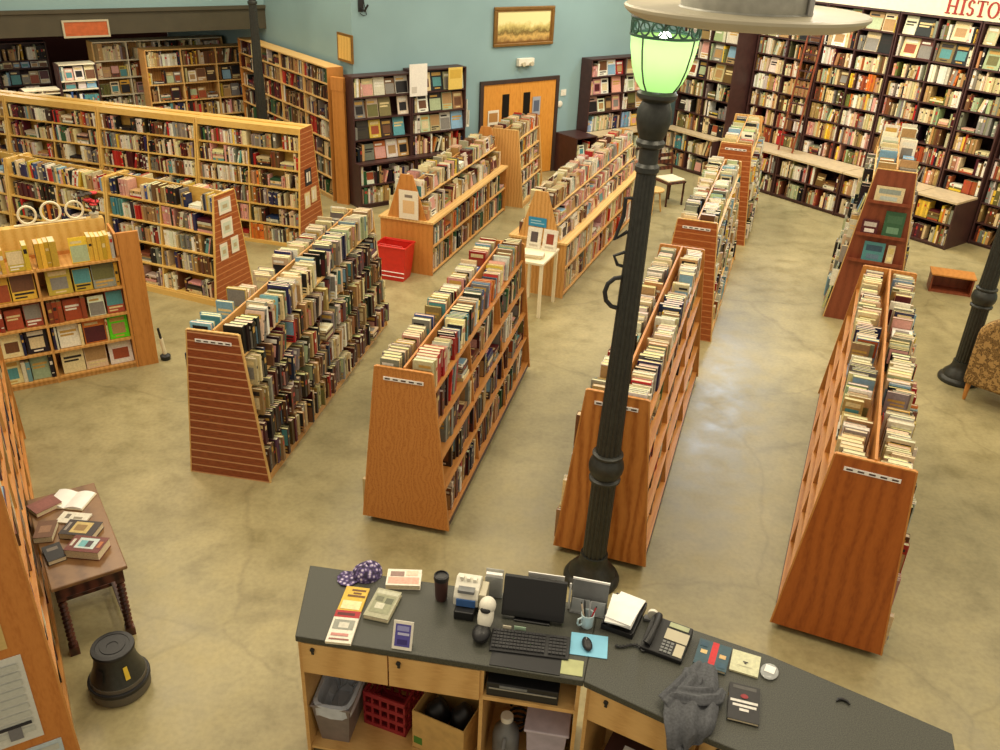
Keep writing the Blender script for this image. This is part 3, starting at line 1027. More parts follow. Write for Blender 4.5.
# serif capitals built stroke by stroke (local x right, z up)
def serif_word(mb, word, h, y):
    x = 0.0
    t, s, sf = 0.16 * h, 0.07 * h, 0.11 * h

    def bar(x0, z0, x1, z1):
        mb.box(x0, y - 0.012, z0, x1, y, z1)

    def stem(xc):
        bar(xc - t / 2, s, xc + t / 2, h - s)
        bar(xc - t / 2 - sf, 0, xc + t / 2 + sf, s)
        bar(xc - t / 2 - sf, h - s, xc + t / 2 + sf, h)

    def ring(cx, cz, rx, rz, a0, a1, th, n=22):
        po, pi_ = [], []
        for k in range(n + 1):
            a = a0 + (a1 - a0) * k / n
            w = th * (0.45 + 0.55 * abs(math.cos(a)))
            po.append((cx + rx * math.cos(a), cz + rz * math.sin(a)))
            pi_.append((cx + (rx - w) * math.cos(a), cz + (rz - w * 0.9) * math.sin(a)))
        for k in range(n):
            q = [po[k], po[k + 1], pi_[k + 1], pi_[k]]
            mb.prism(q, y - 0.012, y, 'y')
    for ch in word:
        if ch == 'H':
            stem(x + t / 2 + sf)
            stem(x + 0.72 * h)
            bar(x + t + sf, h * 0.46, x + 0.72 * h - t / 2, h * 0.46 + s)
            x += 0.72 * h + t / 2 + sf + 0.1 * h
        elif ch == 'I':
            stem(x + t / 2 + sf)
            x += t + 2 * sf + 0.1 * h
        elif ch == 'S':
            ring(x + 0.25 * h, 0.72 * h, 0.24 * h, 0.28 * h, 0.35, PI * 1.5, t)
            ring(x + 0.25 * h, 0.26 * h, 0.26 * h, 0.27 * h, -PI * 0.85, PI * 0.5, t)
            x += 0.62 * h
        elif ch == 'T':
            stem(x + 0.36 * h)
            bar(x, h - s, x + 0.72 * h, h)
            bar(x, h - 0.24 * h, x + s, h - s)
            bar(x + 0.72 * h - s, h - 0.24 * h, x + 0.72 * h, h - s)
            x += 0.8 * h
        elif ch == 'O':
            ring(x + 0.4 * h, h / 2, 0.4 * h, 0.51 * h, 0, 2 * PI, t, 36)
            x += 0.9 * h
        elif ch == 'R':
            stem(x + t / 2 + sf)
            ring(x + t + sf, 0.73 * h, 0.34 * h, 0.27 * h, -PI / 2, PI / 2, t)
            mb.prism([(x + t + sf + 0.05 * h, 0.47 * h), (x + 0.72 * h, 0), (x + 0.9 * h, 0), (x + t + sf + 0.2 * h, 0.5 * h)], y - 0.012, y, 'y')
            x += 0.92 * h
        elif ch == 'Y':
            stem(x + 0.4 * h)
            mb.prism([(x + 0.32 * h, 0.45 * h), (x + 0.48 * h, 0.45 * h), (x + 0.18 * h, h), (x, h)], y - 0.012, y, 'y')
            mb.prism([(x + 0.36 * h, 0.45 * h), (x + 0.48 * h, 0.45 * h), (x + 0.8 * h, h), (x + 0.72 * h, h)], y - 0.012, y, 'y')
            x += 0.84 * h
    return x


lt = MB()
serif_word(lt, 'HISTORY', 0.24, -0.001)
lo = lt.build('lettering', ['redletter'], sg, loc=(2.82, 0, 0.05))

# library ladder leaning on the right wall bookcases
ld = thing('ladder', 'dark wooden ladder standing on the ledge of right wall bookcases', 'ladder', W3(14.92, 10.64, 0.832), HIST_A)
for s in (0, 0.33):
    MB().tube([(s, 0.0, 0.0), (s, 0.3, 2.45)], 0.02, 6).build('rail', ['mahog'], ld)
for k in range(1, 8):
    z = 0.3 * k
    MB().box(0.02, 0.3 * z / 2.45 - 0.03, z - 0.011, 0.31, 0.3 * z / 2.45 + 0.03, z + 0.011).build('tread', ['dark'], ld)

# ---------------------------------------------------------------- dark cases on the back wall
FO2 = dict(wf=(0.19, 0.26), pface=0.92)
cz = [0.08, 0.42, 0.80, 1.18, 1.54, 1.9]
bookcase('dark_bookcase', 'dark bookcase on back wall beside the oak column end', W2(7.12, 13.52), WALL_A, 1.16, 0.46, 2.24, cz, 'dark', 1, 'leftmost dark case', lambda t, k: 'warm' if t < 2 else 'mixed', 'dark bookcases on the back wall', facing=(0, 1, 2, 3), ledge=(0.8, 0.16), fopts=FO2)
bookcase('dark_bookcase', 'dark bookcase left of the door with tall white sheet on top shelf', W2(8.292, 13.52), WALL_A, 1.16, 0.46, 2.28, cz, 'dark', 1, 'door-side dark case', lambda t, k: 'pale' if t < 3 else 'mixed', 'dark bookcases on the back wall', facing=(0, 1, 2), ledge=(0.8, 0.16), fopts=FO2)
bookcase('dark_bookcase', 'dark bookcase right of the door with deep low ledge', W2(12.5, 13.3), WALL_A, 1.9, 0.68, 2.24, cz, 'dark', 2, 'corner dark case', lambda t, k: 'rosy' if t < 3 else 'pale', 'dark bookcases on the back wall', facing=(0, 1, 2), ledge=(0.8, 0.36), fopts=FO2, ledge_mat='ledge')
bookcase('low_cabinet', 'low dark cabinet right of the door with books on top', W2(11.93, 13.3), WALL_A, 0.56, 0.68, 0.8, [0.06, 0.42], 'dark', 1, 'low dark cabinet', 'pale', cat='cabinet')
ws = sheet('sheet', 8.4, 2.12, 0.36, 0.54, [(0.1, 0.1, 0.4, 0.3, (206, 200, 188))], 'tall white sheet standing on the dark case top shelf', 'sheet', n=13.66, proud=0.02, base=(240, 236, 226), thick=0.01)
ys = sheet('magazine', 9.18, 2.1, 0.3, 0.38, [(0.1, 0.5, 0.9, 0.9, (206, 170, 70))], 'yellow magazine at the right end of the dark case top shelf', 'magazine', n=13.66, proud=0.02, base=(226, 196, 100), thick=0.01)
rack_ = thing('leaflet_holder', 'white leaflet holder on the side of dark case left of door', 'holder', W3(9.47, 13.75, 1.2), WALL_A)
hb_ = MB()
hb_.box(0, -0.08, 0, 0.012, 0.08, 0.5)
hb_.box(0.012, -0.08, 0, 0.06, 0.08, 0.03)
hb_.box(0.05, -0.08, 0.03, 0.06, 0.08, 0.3)
hb_.build('holder_body', ['white'], rack_)

# ---------------------------------------------------------------- far left bookcases under and beside the mezzanine
gl = 'pale bookcases far at the back left'
bz = [0.08, 0.42, 0.76, 1.1, 1.44, 1.78]
bookcase('far_bookcase', 'pale pine bookcase at back left, front one facing the shop', W2(5.2, 18.7), WALL_A, 2.15, 0.4, 2.1, bz, 'pine', 3, 'front pale case', 'mixed', gl, facing=(1, 2), edge_mat='pine_pale')
bookcase('far_bookcase', 'pale pine bookcase standing behind and left of the front pale case', W2(4.5, 19.8), WALL_A, 2.7, 0.4, 2.14, bz, 'pine', 4, 'rear pale case', 'warm', gl, facing=(1, 2), edge_mat='whitepaint', side_mat='pine_pale')
bookcase('far_bookcase', 'lower pale bookcase under the mezzanine left of the rear pale case', W2(3.6, 18.8), WALL_A, 0.7, 0.35, 1.9, bz[:5] + [1.6], 'dark', 1, 'lower far case', 'bright', gl, facing=(0, 1), edge_mat='whitepaint')
bookcase('far_bookcase', 'short white edged bookcase furthest left under the mezzanine', W2(2.9, 18.6), WALL_A, 0.66, 0.35, 1.5, bz[:5], 'dark', 2, 'short far case', 'mixed', gl, facing=(1,), edge_mat='whitepaint')
bookcase('far_bookcase', 'dark bookcase against the maroon wall under the mezzanine', W2(-1.0, 21.6), WALL_A, 5.0, 0.35, 1.95, bz[:5] + [1.6], 'dark', 5, 'farthest dark case', 'pale', gl, facing=(1, 2))
# case along the return wall, ending in the oak column (front looks down-left)
bookcase('return_case', 'long bookcase along the return wall ending in an oak panel', W2(6.93, 18.2), HIST_A, 4.0, 0.3, 2.33, bz + [2.06], 'pine', 4, 'return wall case', 'darkwood', None, facing=(), edge_mat='pine_pale', side_mat='oak')
ca_, cb0 = Vector((-3.10, 15.40)), Vector((-2.875, 15.30))
dv = (cb0 - ca_).normalized()
nv = Vector((-dv.y, dv.x))
oc = MB()
oc.prism([tuple(ca_), tuple(cb0), tuple(cb0 + nv * 0.05), tuple(ca_ + nv * 0.05)], 0, 1.98)
oc.prism([tuple(ca_ - dv * 0.01 - nv * 0.01), tuple(cb0 - nv * 0.01), tuple(cb0 + nv * 0.06), tuple(ca_ - dv * 0.01 + nv * 0.06)], 1.98, 2.2)
tag(oc.build('oak_end_panel', ['oak'], None), 'tall oak end column beside the leftmost dark case', 'column')
# ---------------------------------------------------------------- racks out on the floor
GR = 'A-frame racks fanned out in front of the counter'
a_rack('slatted_rack', 'low A-frame rack with red slatted end, left of the wheeled plywood rack', -2.49, 6.74, R(9.6), 3.65, h=1.5, panel='slat', board='pine', phrase='front slatted rack', pal=('darkwood', 'mixed'), toppal='pale', group=GR,
       opts=dict(outjit=0.07, plean=0.8, hmin=0.25, tmin=0.022), topsides=(1, -1), toph=0.29, proud={1: 0.085, -1: 0.05}, topproud={1: 0.06, -1: 0.02}, zs=(0.09, 0.40, 0.70, 1.0, 1.30))
a_rack('plywood_rack', 'knotty plywood A-frame rack on wheels, second from the left', -0.766, 6.09, R(13.0), 3.25, panel='ply2', frame='fir_edge', board='fir_edge', phrase='wheeled plywood rack', pal=('darkwood', 'bright'), toppal='bright', casters=True, group=GR, opts=dict(plean=0.5, sparse=True, pgap=0.07, hmin=0.22, tmin=0.024, tmax=0.055), topopts=dict(sparse=False, pgap=0.01, plean=1.5), proud={-1: 0.05, 1: -0.01}, sideopts={1: dict(pgap=0.2, plean=1.2)})
a_rack('plywood_rack', 'golden plywood A-frame rack standing right behind the lamp post', 0.895, 5.765, R(17.0), 3.62, h=1.6, panel='ply', frame='fir_edge', board='fir_edge', phrase='lamp-side rack', pal=('darkwood', 'bright'), toppal='pale', casters=True, group=GR, opts=dict(hmin=0.22, tmin=0.024, tmax=0.055), topopts=dict(pgap=0.01), proud={-1: 0.05, 1: -0.03}, sideopts={1: dict(pgap=0.07)})
a_rack('plywood_rack', 'reddish plywood A-frame rack nearest the right end of the counter', 2.535, 4.925, R(21.8), 4.05, h=1.64, wb=0.8, wt=0.505, panel='ply_red', frame='fir_edge', board='fir_edge', phrase='reddish plywood rack', pal=('bright', 'darkwood'), toppal='pale', casters=True, group=GR, sideopts={-1: dict(pgap=0.07)}, opts=dict(outjit=0.05, hmin=0.22, tmin=0.024, tmax=0.055), topopts=dict(pgap=0.01), proud={1: 0.06, -1: -0.03})
a_rack('slatted_rack', 'A-frame rack with orange slatted end behind the golden plywood rack', 2.32, 10.31, R(17.5), 3.3, panel='slat2', phrase='middle slatted rack', pal=('pale', 'rosy'), toppal='pale', group=GR, opts=dict(outjit=0.07, tmin=0.024, tmax=0.055), proud={1: 0.03, -1: 0.04}, sideopts={1: dict(pgap=0.1)}, frame='pine_pale')
a_rack('slatted_rack', 'A-frame rack with brown slatted end, farthest in the lamp post row', 3.62, 14.15, R(17.5), 2.5, h=1.66, panel='slat2', phrase='farthest slatted rack', pal=('pale', 'pale'), toppal='pale', group=GR, opts=dict(outjit=0.05, tmin=0.024, tmax=0.055), toph=0.36, proud={1: 0.09, -1: 0.04}, topopts=dict(pflat=0.2))

# tall rack with face-out ledges on its end
t4 = a_rack('tall_rack', 'tall A-frame rack with books displayed on ledges of its end', 4.89, 11.03, R(21.5), 2.6, h=2.1, wb=0.92, wt=0.46, zs=(0.1, 0.45, 0.8, 1.15, 1.5, 1.86), panel='mahog', phrase='tall ledge-ended rack', pal=('pale', 'pale'), toppal='pale', group=GR, toph=0.4, slip=False, topopts=dict(pflat=0.5, hmin=0.24), proud={-1: 0.1, 1: 0.05}, sideopts={-1: dict(pface=0.3)})
T4 = TR((4.89, 11.03, 0), -R(21.5))
disp = [(1.70, [(-0.02, 0.34, 0.2, 'cream', (150, 160, 150), False)]),
        (1.26, [(-0.155, 0.2, 0.19, 'maroon', (200, 190, 180), True), (0.12, 0.24, 0.33, 'green', (70, 110, 80), False)]),
        (0.90, [(-0.04, 0.26, 0.26, 'teal', (60, 90, 110), False), (0.17, 0.09, 0.25, 'cream', (220, 200, 130), True)])]
for z, items in disp:
    hwz = 0.46 - 0.23 * z / 2.1
    lb = MB()
    lb.box(-hwz + 0.02, -0.09, z - 0.014, hwz - 0.02, -0.0005, z)
    lb.box(-hwz + 0.02, -0.095, z - 0.014, hwz - 0.02, -0.088, z + 0.025)
    lb.build('display_ledge', ['mahog'], t4)
SPECIAL = []


def special(name, label, T, w, h, d, cname, arts, group=None, col=None, cat='book'):
    """A book with its own cover art. Local x: thickness (cover on -x), y: spine at 0, z up."""
    c = col or lin(PAL[cname])
    mb, pg = MB(), MB()
    r = dict(w=w, h=h, d=d, col=c, seed=0.123 + len(SPECIAL) * 0.017, kind='x', art=False)
    book_geo(mb, pg, r, Matrix.Identity(4), True)
    for ai, (y0, z0, y1, z1, cc) in enumerate(arts):
        x = -w / 2 - 0.0009 - 0.0004 * ai
        q = [(x, -d * (1 - y0) if False else -d * y0, h * z0), (x, -d * y1, h * z0), (x, -d * y1, h * z1), (x, -d * y0, h * z1)]
        mb.add(q, [(0, 3, 2, 1)], 0, lin(cc))
    o = mb.build(name, ['print'], None)
    o.matrix_world = T
    b = pg.build('page_block', ['pages'], o)
    tag(o, label, cat, group)
    SPECIAL.append(o)
    return o


FACEOUT = Matrix(((0, 1, 0, 0), (-1, 0, 0, 0), (0, 0, 1, 0), (0, 0, 0, 1)))
for z, items in disp:
    for (cx, wv, hh, cn, art, _) in items:
        # viewer looks along local +y, cover faces -y : cover (-x local) -> -y, spine on viewer's left
        F = T4 @ Matrix.Translation((cx - wv / 2, -0.058, z + 0.004)) @ Matrix.Rotation(R(-6), 4, 'X') @ Matrix(((0, -1, 0, 0), (1, 0, 0, 0), (0, 0, 1, 0), (0, 0, 0, 1)))
        nm = {1.70: 'pale picture book face out on top ledge of the tall rack end', 0.90: 'book face out on lowest ledge of the tall rack end', 1.26: 'book face out on middle ledge of the tall rack end'}[z]
        lab = (cn + ' ' + nm) if z != 1.70 else nm
        special('book', lab, F, 0.024, hh, wv, cn, [(0.12, 0.55, 0.88, 0.85, art), (0.2, 0.15, 0.8, 0.4, tuple(min(255, v + 40) for v in art))], 'books on the tall rack end')

# left rows: long two-faced rows of pale yellow racks, end panels to the right
LD = Vector((-0.963, 0.27))
aL1 = math.atan2(LD.x, LD.y)
p0 = Vector((-3.10, 13.32))
labsL = ['yellow birch rack with slatted end panel, right end of the rear row', 'yellow birch rack second from right end in the rear row', 'yellow birch rack third from right end in the rear row', 'yellow birch rack at left edge of the rear row']
wd = ['first', 'second', 'third', 'fourth']
for i in range(4):
    q = p0 + LD * (1.80 * i)
    a_rack('birch_rack', labsL[i], q.x, q.y, aL1, 1.785, h=1.8, wb=0.82, wt=0.36, zs=(0.05, 0.335, 0.62, 0.905, 1.19, 1.475), panel='slat2' if i == 0 else 'birch', board='birch', frame='birch', phrase=f'{wd[i]} rear birch rack', sides=(-1,), topsides=(-1,),
           pal=('mixed', 'mixed'), header=True, bay=0.9, group='birch racks of the rear left row', near_end='right end', slip=False, sidewords={-1: 'front'}, opts=dict(hmin=0.17, tmax=0.038, art=False))
LD2 = Vector((-0.93, 0.367))
aL2 = math.atan2(LD2.x, LD2.y)
p0 = Vector((-3.66, 10.95))
labs2 = ['birch rack with notices on slatted end panel, front left row', 'birch rack second from right in the front left row', 'birch rack at left edge of the front left row']
for i in range(3):
    q = p0 + LD2 * (1.80 * i)
    a_rack('birch_rack', labs2[i], q.x, q.y, aL2, 1.785, h=1.45, wb=0.78, wt=0.40, zs=(0.1, 0.40, 0.68, 0.96, 1.24), panel='slat2' if i == 0 else 'birch', board='birch', frame='birch', phrase=f'{wd[i]} front birch rack', sides=(-1, 1) if i == 0 else (-1,), topsides=(-1, 1),
           pal=('mixed', 'mixed'), toppal='bright', bay=0.9, group='birch racks of the front left row', near_end='right end', slip=False, sidewords={-1: 'front', 1: 'back'}, opts=dict(hmin=0.17, art=False), toph=0.24)
# notices on the two slatted ends
T2 = TR((-3.66, 10.95, 0), -aL2)
for k, (x, z, w, h) in enumerate(((-0.02, 1.29, 0.24, 0.2), (-0.02, 1.0, 0.22, 0.24), (-0.13, 0.7, 0.15, 0.22), (0.1, 0.73, 0.15, 0.22))):
    o = T2 @ Vector((x, -0.004, z))
    sheet('notice', 0, 0, w, h, [(0.15, 0.2, 0.85, 0.8, (206, 214, 190)), (0.3, 0.35, 0.7, 0.6, (186, 170, 130))],
          ['white notice at the top of the front left row end', 'white notice, second down on the front left row end', 'narrow white leaflet low on front left row end, left one', 'narrow white leaflet low on front left row end, right one'][k], 'notice', origin=o, parent_rz=-aL2)
T1 = TR((-3.10, 13.32, 0), -aL1)
for k, (x, z, w, h, b_) in enumerate(((-0.03, 1.05, 0.2, 0.26, (40, 36, 40)), (-0.1, 0.7, 0.17, 0.24, (226, 206, 150)), (0.12, 0.74, 0.17, 0.24, (220, 200, 150)))):
    o = T1 @ Vector((x, -0.004, z))
    sheet('leaflet', 0, 0, w, h, [(0.2, 0.2, 0.45, 0.8, (230, 224, 206)), (0.55, 0.2, 0.8, 0.8, (226, 210, 180))],
          ['dark leaflet with two pale figures on the rear row end', 'cream leaflet low on the rear row end, left one', 'cream leaflet low on the rear row end, right one'][k], 'leaflet', origin=o, parent_rz=-aL1, base=b_)

# ---------------------------------------------------------------- two-stage islands (boxy base with an A-frame on top)


def island(name, label, x, y, th, L, phrase, pal, up_pal, hb, ht, panel_mat, group, hwu=0.3, n=3):
    root = thing(name, label, 'bookshelf', (x, y, 0), -th, group)
    T = TR((x, y, 0), -th)
    w = 0.41
    t = 0.025
    for y0 in (0, L - t):
        MB().box(-w, y0, 0, w, y0 + t, hb - 0.03).build('end_panel', [panel_mat], root)
        mb = MB()
        mb.prism([(-hwu, hb), (hwu, hb), (0.09, ht), (-0.09, ht)], y0 + 0.02, y0 + 0.045, 'y')
        mb.build('upper_end_panel', [panel_mat], root)
    MB().box(-w - 0.02, -0.02, hb - 0.03, w + 0.02, L + 0.02, hb).build('base_top', ['pine_pale'], root)
    MB().box(-0.01, t, 0, 0.01, L - t, hb - 0.03).build('divider', ['pine'], root)
    MB().box(-0.008, 0.05, hb, 0.008, L - 0.05, ht - (ht - hb) / n + 0.16).build('upper_divider', ['pine'], root)
    lz = (0.05, 0.05 + (hb - 0.05) / 2)
    uz = [hb + 0.0 + (ht - hb) / n * i for i in range(n)]
    for s in (1, -1):
        for zi, z in enumerate(lz):
            MB().box(s * 0.01, t, z - 0.02, s * (w - 0.005), L - t, z).build('shelf', ['pine'], root)
            hm = (hb - 0.05) / 2 - 0.04
            nb = max(2, round(L / 1.0))
            for k in range(nb):
                y0, y1 = L * k / nb + 0.035, L * (k + 1) / nb - 0.035
                if zi == 0 and k:
                    MB().box(s * 0.012, L * k / nb - 0.009, 0.05, s * (w - 0.02), L * k / nb + 0.009, hb - 0.031).build('upright', ['pine'], root)
                xs = s * (w - 0.025)
                F = T @ (Matrix(((0, 1, 0, xs), (-1, 0, 0, y1), (0, 0, 1, z), (0, 0, 0, 1))) if s == 1 else Matrix(((0, -1, 0, xs), (1, 0, 0, y0), (0, 0, 1, z), (0, 0, 0, 1))))
                fill_row(F, y1 - y0, hm, 0.24, pal, (phrase, 'right side' if s == 1 else 'left side', 'bottom' if zi == 0 else 'base', 'near end', tuple(T.translation), -th, 1), tmax=0.04)
        for zi, z in enumerate(uz):
            hz = hwu - (hwu - 0.09) * (z - hb) / (ht - hb)
            if zi:
                MB().box(s * 0.008, 0.05, z - 0.016, s * (hz + 0.03), L - 0.05, z).build('upper_shelf', ['pine_pale'], root)
            xs = s * (hz + 0.02)
            y0, y1 = 0.06, L - 0.06
            F = T @ (Matrix(((0, 1, 0, xs), (-1, 0, 0, y1), (0, 0, 1, z + 0.001), (0, 0, 0, 1))) if s == 1 else Matrix(((0, -1, 0, xs), (1, 0, 0, y0), (0, 0, 1, z + 0.001), (0, 0, 0, 1))))
            fill_row(F, y1 - y0, (ht - hb) / n - 0.02 if zi < n - 1 else 0.24, min(0.2, hz - 0.01), up_pal, (phrase, 'right side' if s == 1 else 'left side', (['lowest', 'middle', 'top'] if n == 3 else ['lower', 'top'])[zi], 'near end', tuple(T.translation), -th, 1),
                     pface=0.12, tmax=0.045, hmin=0.16 if zi < n - 1 else 0.2, art=True, pgap=0.01)
    return root


GI = 'islands in the middle of the floor'
r5 = island('display_island', 'long pine island with red basket by its panelled end', -1.455, 12.16, R(16.9), 3.5, 'red-basket island', 'mixed', 'warm', 0.82, 1.46, 'oak', GI, n=2)
r6 = island('display_island', 'long pine island with blue sign behind the small white table', 0.445, 11.55, R(20.5), 4.5, 'white-table island', 'rosy', 'rosy', 0.82, 1.48, 'pine', GI)
a_rack('plywood_rack', 'A-frame rack between the door and the red basket island', -0.10, 15.7, R(16.9), 1.35, h=1.38, zs=(0.1, 0.41, 0.68, 0.95, 1.22), panel='pine', phrase='rack before the door', pal=('warm', 'mixed'), toppal='warm', slip=False, group=GR, sides=(1, -1), opts=dict(outjit=0.05), toph=0.25)
T5 = TR((-1.455, 12.16, 0), -R(16.9))
sheet('notice', 0, 0, 0.3, 0.42, [(0.2, 0.2, 0.8, 0.65, (226, 190, 140)), (0.3, 0.75, 0.7, 0.85, (130, 120, 110))], 'white notice with a peach picture above the red basket', 'notice', origin=T5 @ Vector((0.05, -0.025, 1.04)), parent_rz=-R(16.9))
T6 = TR((0.445, 11.55, 0), -R(20.5))
bs = sheet('shelf_sign', 0, 0, 0.26, 0.13, [(0.12, 0.3, 0.88, 0.42, (160, 206, 220)), (0.12, 0.58, 0.7, 0.7, (160, 206, 220))], 'blue sign on the island end above the white table', 'sign', origin=T6 @ Vector((-0.03, 0.015, 1.05)), parent_rz=-R(20.5), base=(52, 146, 190))

# red basket on the floor by the island end
bk = thing('shopping_basket', 'tall red shopping basket on floor by the panelled island end', 'basket', (-1.60, 11.93, 0), -R(16.9))
mb = MB()
prof = [(0.36, 0.26, 0.0), (0.40, 0.29, 0.12), (0.46, 0.33, 0.40), (0.48, 0.35, 0.52)]
for (dw, inset) in ((0, 0),):
    for j in range(3):
        (w0, d0, z0), (w1, d1, z1) = prof[j], prof[j + 1]
        a = [(-w0 / 2, -d0 / 2, z0), (w0 / 2, -d0 / 2, z0), (w0 / 2, d0 / 2, z0), (-w0 / 2, d0 / 2, z0)]
        b = [(-w1 / 2, -d1 / 2, z1), (w1 / 2, -d1 / 2, z1), (w1 / 2, d1 / 2, z1), (-w1 / 2, d1 / 2, z1)]
        mb.add(a + b, [(0, 1, 5, 4), (1, 2, 6, 5), (2, 3, 7, 6), (3, 0, 4, 7)])
        k = 0.93
        mb.add([(x * k, y * k, z + 0.01) for x, y, z in a + b], [(4, 5, 1, 0), (5, 6, 2, 1), (6, 7, 3, 2), (7, 4, 0, 3)])
    mb.add([(-0.18, -0.13, 0), (0.18, -0.13, 0), (0.18, 0.13, 0), (-0.18, 0.13, 0)], [(0, 3, 2, 1)])
    mb.add([(-0.17, -0.12, 0.02), (0.17, -0.12, 0.02), (0.17, 0.12, 0.02), (-0.17, 0.12, 0.02)], [(0, 1, 2, 3)])
mb.build('basket_body', ['red'], bk)
rb = MB()
rb.tube([(-0.24, -0.175, 0.52), (0.24, -0.175, 0.52), (0.24, 0.175, 0.52), (-0.24, 0.175, 0.52)], 0.016, 8, closed=True)
rb.build('rim', ['red'], bk)
for s in (-1, 1):
    MB().tube([(-0.2, s * 0.165, 0.51), (-0.17, s * 0.12, 0.53), (0.17, s * 0.12, 0.53), (0.2, s * 0.165, 0.51)], 0.008, 6).build('handle', ['red'], bk)
for z in (0.07, 0.14):
    wv = 0.365 + z * 0.26
    MB().tube([(-wv / 2 - 0.012, -0.14 - z * 0.13, z), (wv / 2 + 0.012, -0.14 - z * 0.13, z)], 0.007, 6).build('ridge', ['paper'], bk)

# small white table before the second island
wt_ = thing('side_table', 'small white table with picture books before the blue signed island', 'table', (0.42, 11.05, 0), -R(20.5))
tm = MB()
tm.box(-0.23, -0.32, 0.74, 0.2, 0.36, 0.775)
tm.build('table_top', ['whitepaint'], wt_, bevel=0.006)
for sx in (-0.2, 0.17):
    for sy in (-0.29, 0.32):
        MB().prism([(sx - 0.02, sy - 0.02), (sx + 0.02, sy - 0.02), (sx + 0.02, sy + 0.02), (sx - 0.02, sy + 0.02)], 0, 0.74).build('leg', ['whitepaint'], wt_)
TT = TR((0.42, 11.05, 0), -R(20.5))
for k, (cx, c2) in enumerate(((-0.125, (90, 80, 80)), (0.1, (150, 70, 50)))):
    F = TT @ Matrix.Translation((cx - 0.1, 0.2, 0.777)) @ Matrix.Rotation(R(-12), 4, 'X') @ Matrix(((0, -1, 0, 0), (1, 0, 0, 0), (0, 0, 1, 0), (0, 0, 0, 1)))
    special('book', ['white picture book standing on small white table, left one', 'white picture book standing on small white table, right one'][k], F, 0.02, 0.28, 0.2, 'white', [(0.25, 0.3, 0.75, 0.8, c2), (0.2, 0.1, 0.8, 0.2, (200, 190, 170))], 'picture books on the white table')
for k in range(2):
    F = TT @ Matrix.Translation((-0.12, -0.02 - 0.03 * k, 0.777 + 0.0135 + k * 0.028)) @ Matrix.Rotation(R(8 * k), 4, 'Z') @ Matrix(((0, 0, 1, 0), (0, 1, 0, 0), (-1, 0, 0, 0), (0, 0, 0, 1)))
    special('book', ['cream book lying flat on the small white table, lower one', 'white book lying flat on the small white table, upper one'][k], F, 0.026, 0.24, 0.17, ['cream', 'white'][k], [], 'picture books on the white table')

# ---------------------------------------------------------------- left: pine case with books facing out
e1, e2 = Vector((-5.39, 8.03)), Vector((-4.16, 8.83))
d3 = (e2 - e1).normalized()
a3 = math.atan2(d3.y, d3.x)


def l3pal(t, k):
    if k == 0: return ['bright', 'mixed', 'pale', 'olive', 'mixed'][min(t, 4)]
    return ['yellows', 'yellows', 'reds', 'mixed', 'pale'][min(t, 4)]


c3 = e2 - d3 * 2.5
dcs = bookcase('display_case', 'golden pine bookcase with books facing out, left of the slatted racks', (c3.x, c3.y), a3, 2.5, 0.4, 1.36, [0.07, 0.38, 0.69, 1.0, 1.32], 'oak', 3, 'golden display case', l3pal, None, facing=(1, 3, 4), side_mat='oak', edge_mat='pine', fopts=dict(hmin=0.22, pface=0.6, wf=(0.17, 0.25)), sopts=dict(pface=0.3, art=True, hmin=0.24, tmin=0.022), headroom=0.3, open_top=True)
MB().box(2.505, 0.0, 0.0, 2.72, 0.04, 1.6).build('end_board', ['oak'], dcs)
MB().box(2.476, 0.0, 1.34, 2.5, 0.4, 1.6).build('end_board', ['oak'], dcs)
for r in RECS:
    if r['row'][0] == 'golden display case' and r['row'][1] == 'right bay' and r['row'][2] == 'fourth' and r['kind'] == 'face':
        r['cn'], r['col'] = 'lime green', lin((100, 220, 30))
        break
T3 = TR((c3.x, c3.y, 0), a3)
hb3 = MB()
hb3.box(0.6, 0.41, 0.0, 2.46, 0.53, 1.66)
tag(hb3.build('header_panel', ['birch'], None), 'yellow board rising behind the golden display case', 'board')
bpy.data.objects['header_panel'].matrix_world = T3
# white wire loops on the board
wl = thing('wire_ornament', 'white wire loops standing on the yellow board', 'ornament', T3 @ Vector((1.99, 0.45, 1.662)), a3)
wb_ = MB()
for (cx, cz, r_) in ((-0.26, 0.115, 0.085), (-0.03, 0.125, 0.095), (0.2, 0.115, 0.085)):
    wb_.tube([(cx + r_ * math.cos(a * PI / 9), 0, cz + r_ * 1.1 * math.sin(a * PI / 9)) for a in range(18)], 0.012, 6, closed=True)
wb_.tube([(-0.4, 0, 0.012), (0.3, 0, 0.012)], 0.012, 6)
wb_.build('loops', ['whitepaint'], wl, smooth=True)
# red flowers
fl_ = thing('artificial_flowers', 'dark red artificial flowers on top of the golden display case', 'flowers', T3 @ Vector((2.38, 0.47, 1.661)), a3)
fl_.scale = (0.8, 0.8, 0.75)
pot = MB().lathe([(0.05, 0), (0.065, 0.07), (0.06, 0.075)], 14).build('pot', ['cream_enamel'], fl_, smooth=True)
sm_ = MB()
for k in range(9):
    a = RND.uniform(0, 2 * PI)
    q = RND.uniform(0.06, 0.15)
    sm_.tube([(0, 0, 0.06), (q * 0.5 * math.cos(a), q * 0.5 * math.sin(a), 0.2), (q * math.cos(a), q * math.sin(a), RND.uniform(0.2, 0.34))], 0.005, 5)
sm_.build('stems', ['leafdark'], fl_)
for k in range(8):
    a, q = RND.uniform(0, 2 * PI), RND.uniform(0.02, 0.15)
    z = RND.uniform(0.2, 0.38)
    pm_ = MB()
    for j in range(6):
        b = j * PI / 3
        pm_.sphere((q * math.cos(a) + 0.03 * math.cos(b), q * math.sin(a) + 0.03 * math.sin(b), z), (0.028, 0.028, 0.018), 0, None, 8, 5)
    pm_.build('blossom', ['leafred' if k % 3 else 'leafdark'], fl_, smooth=True)
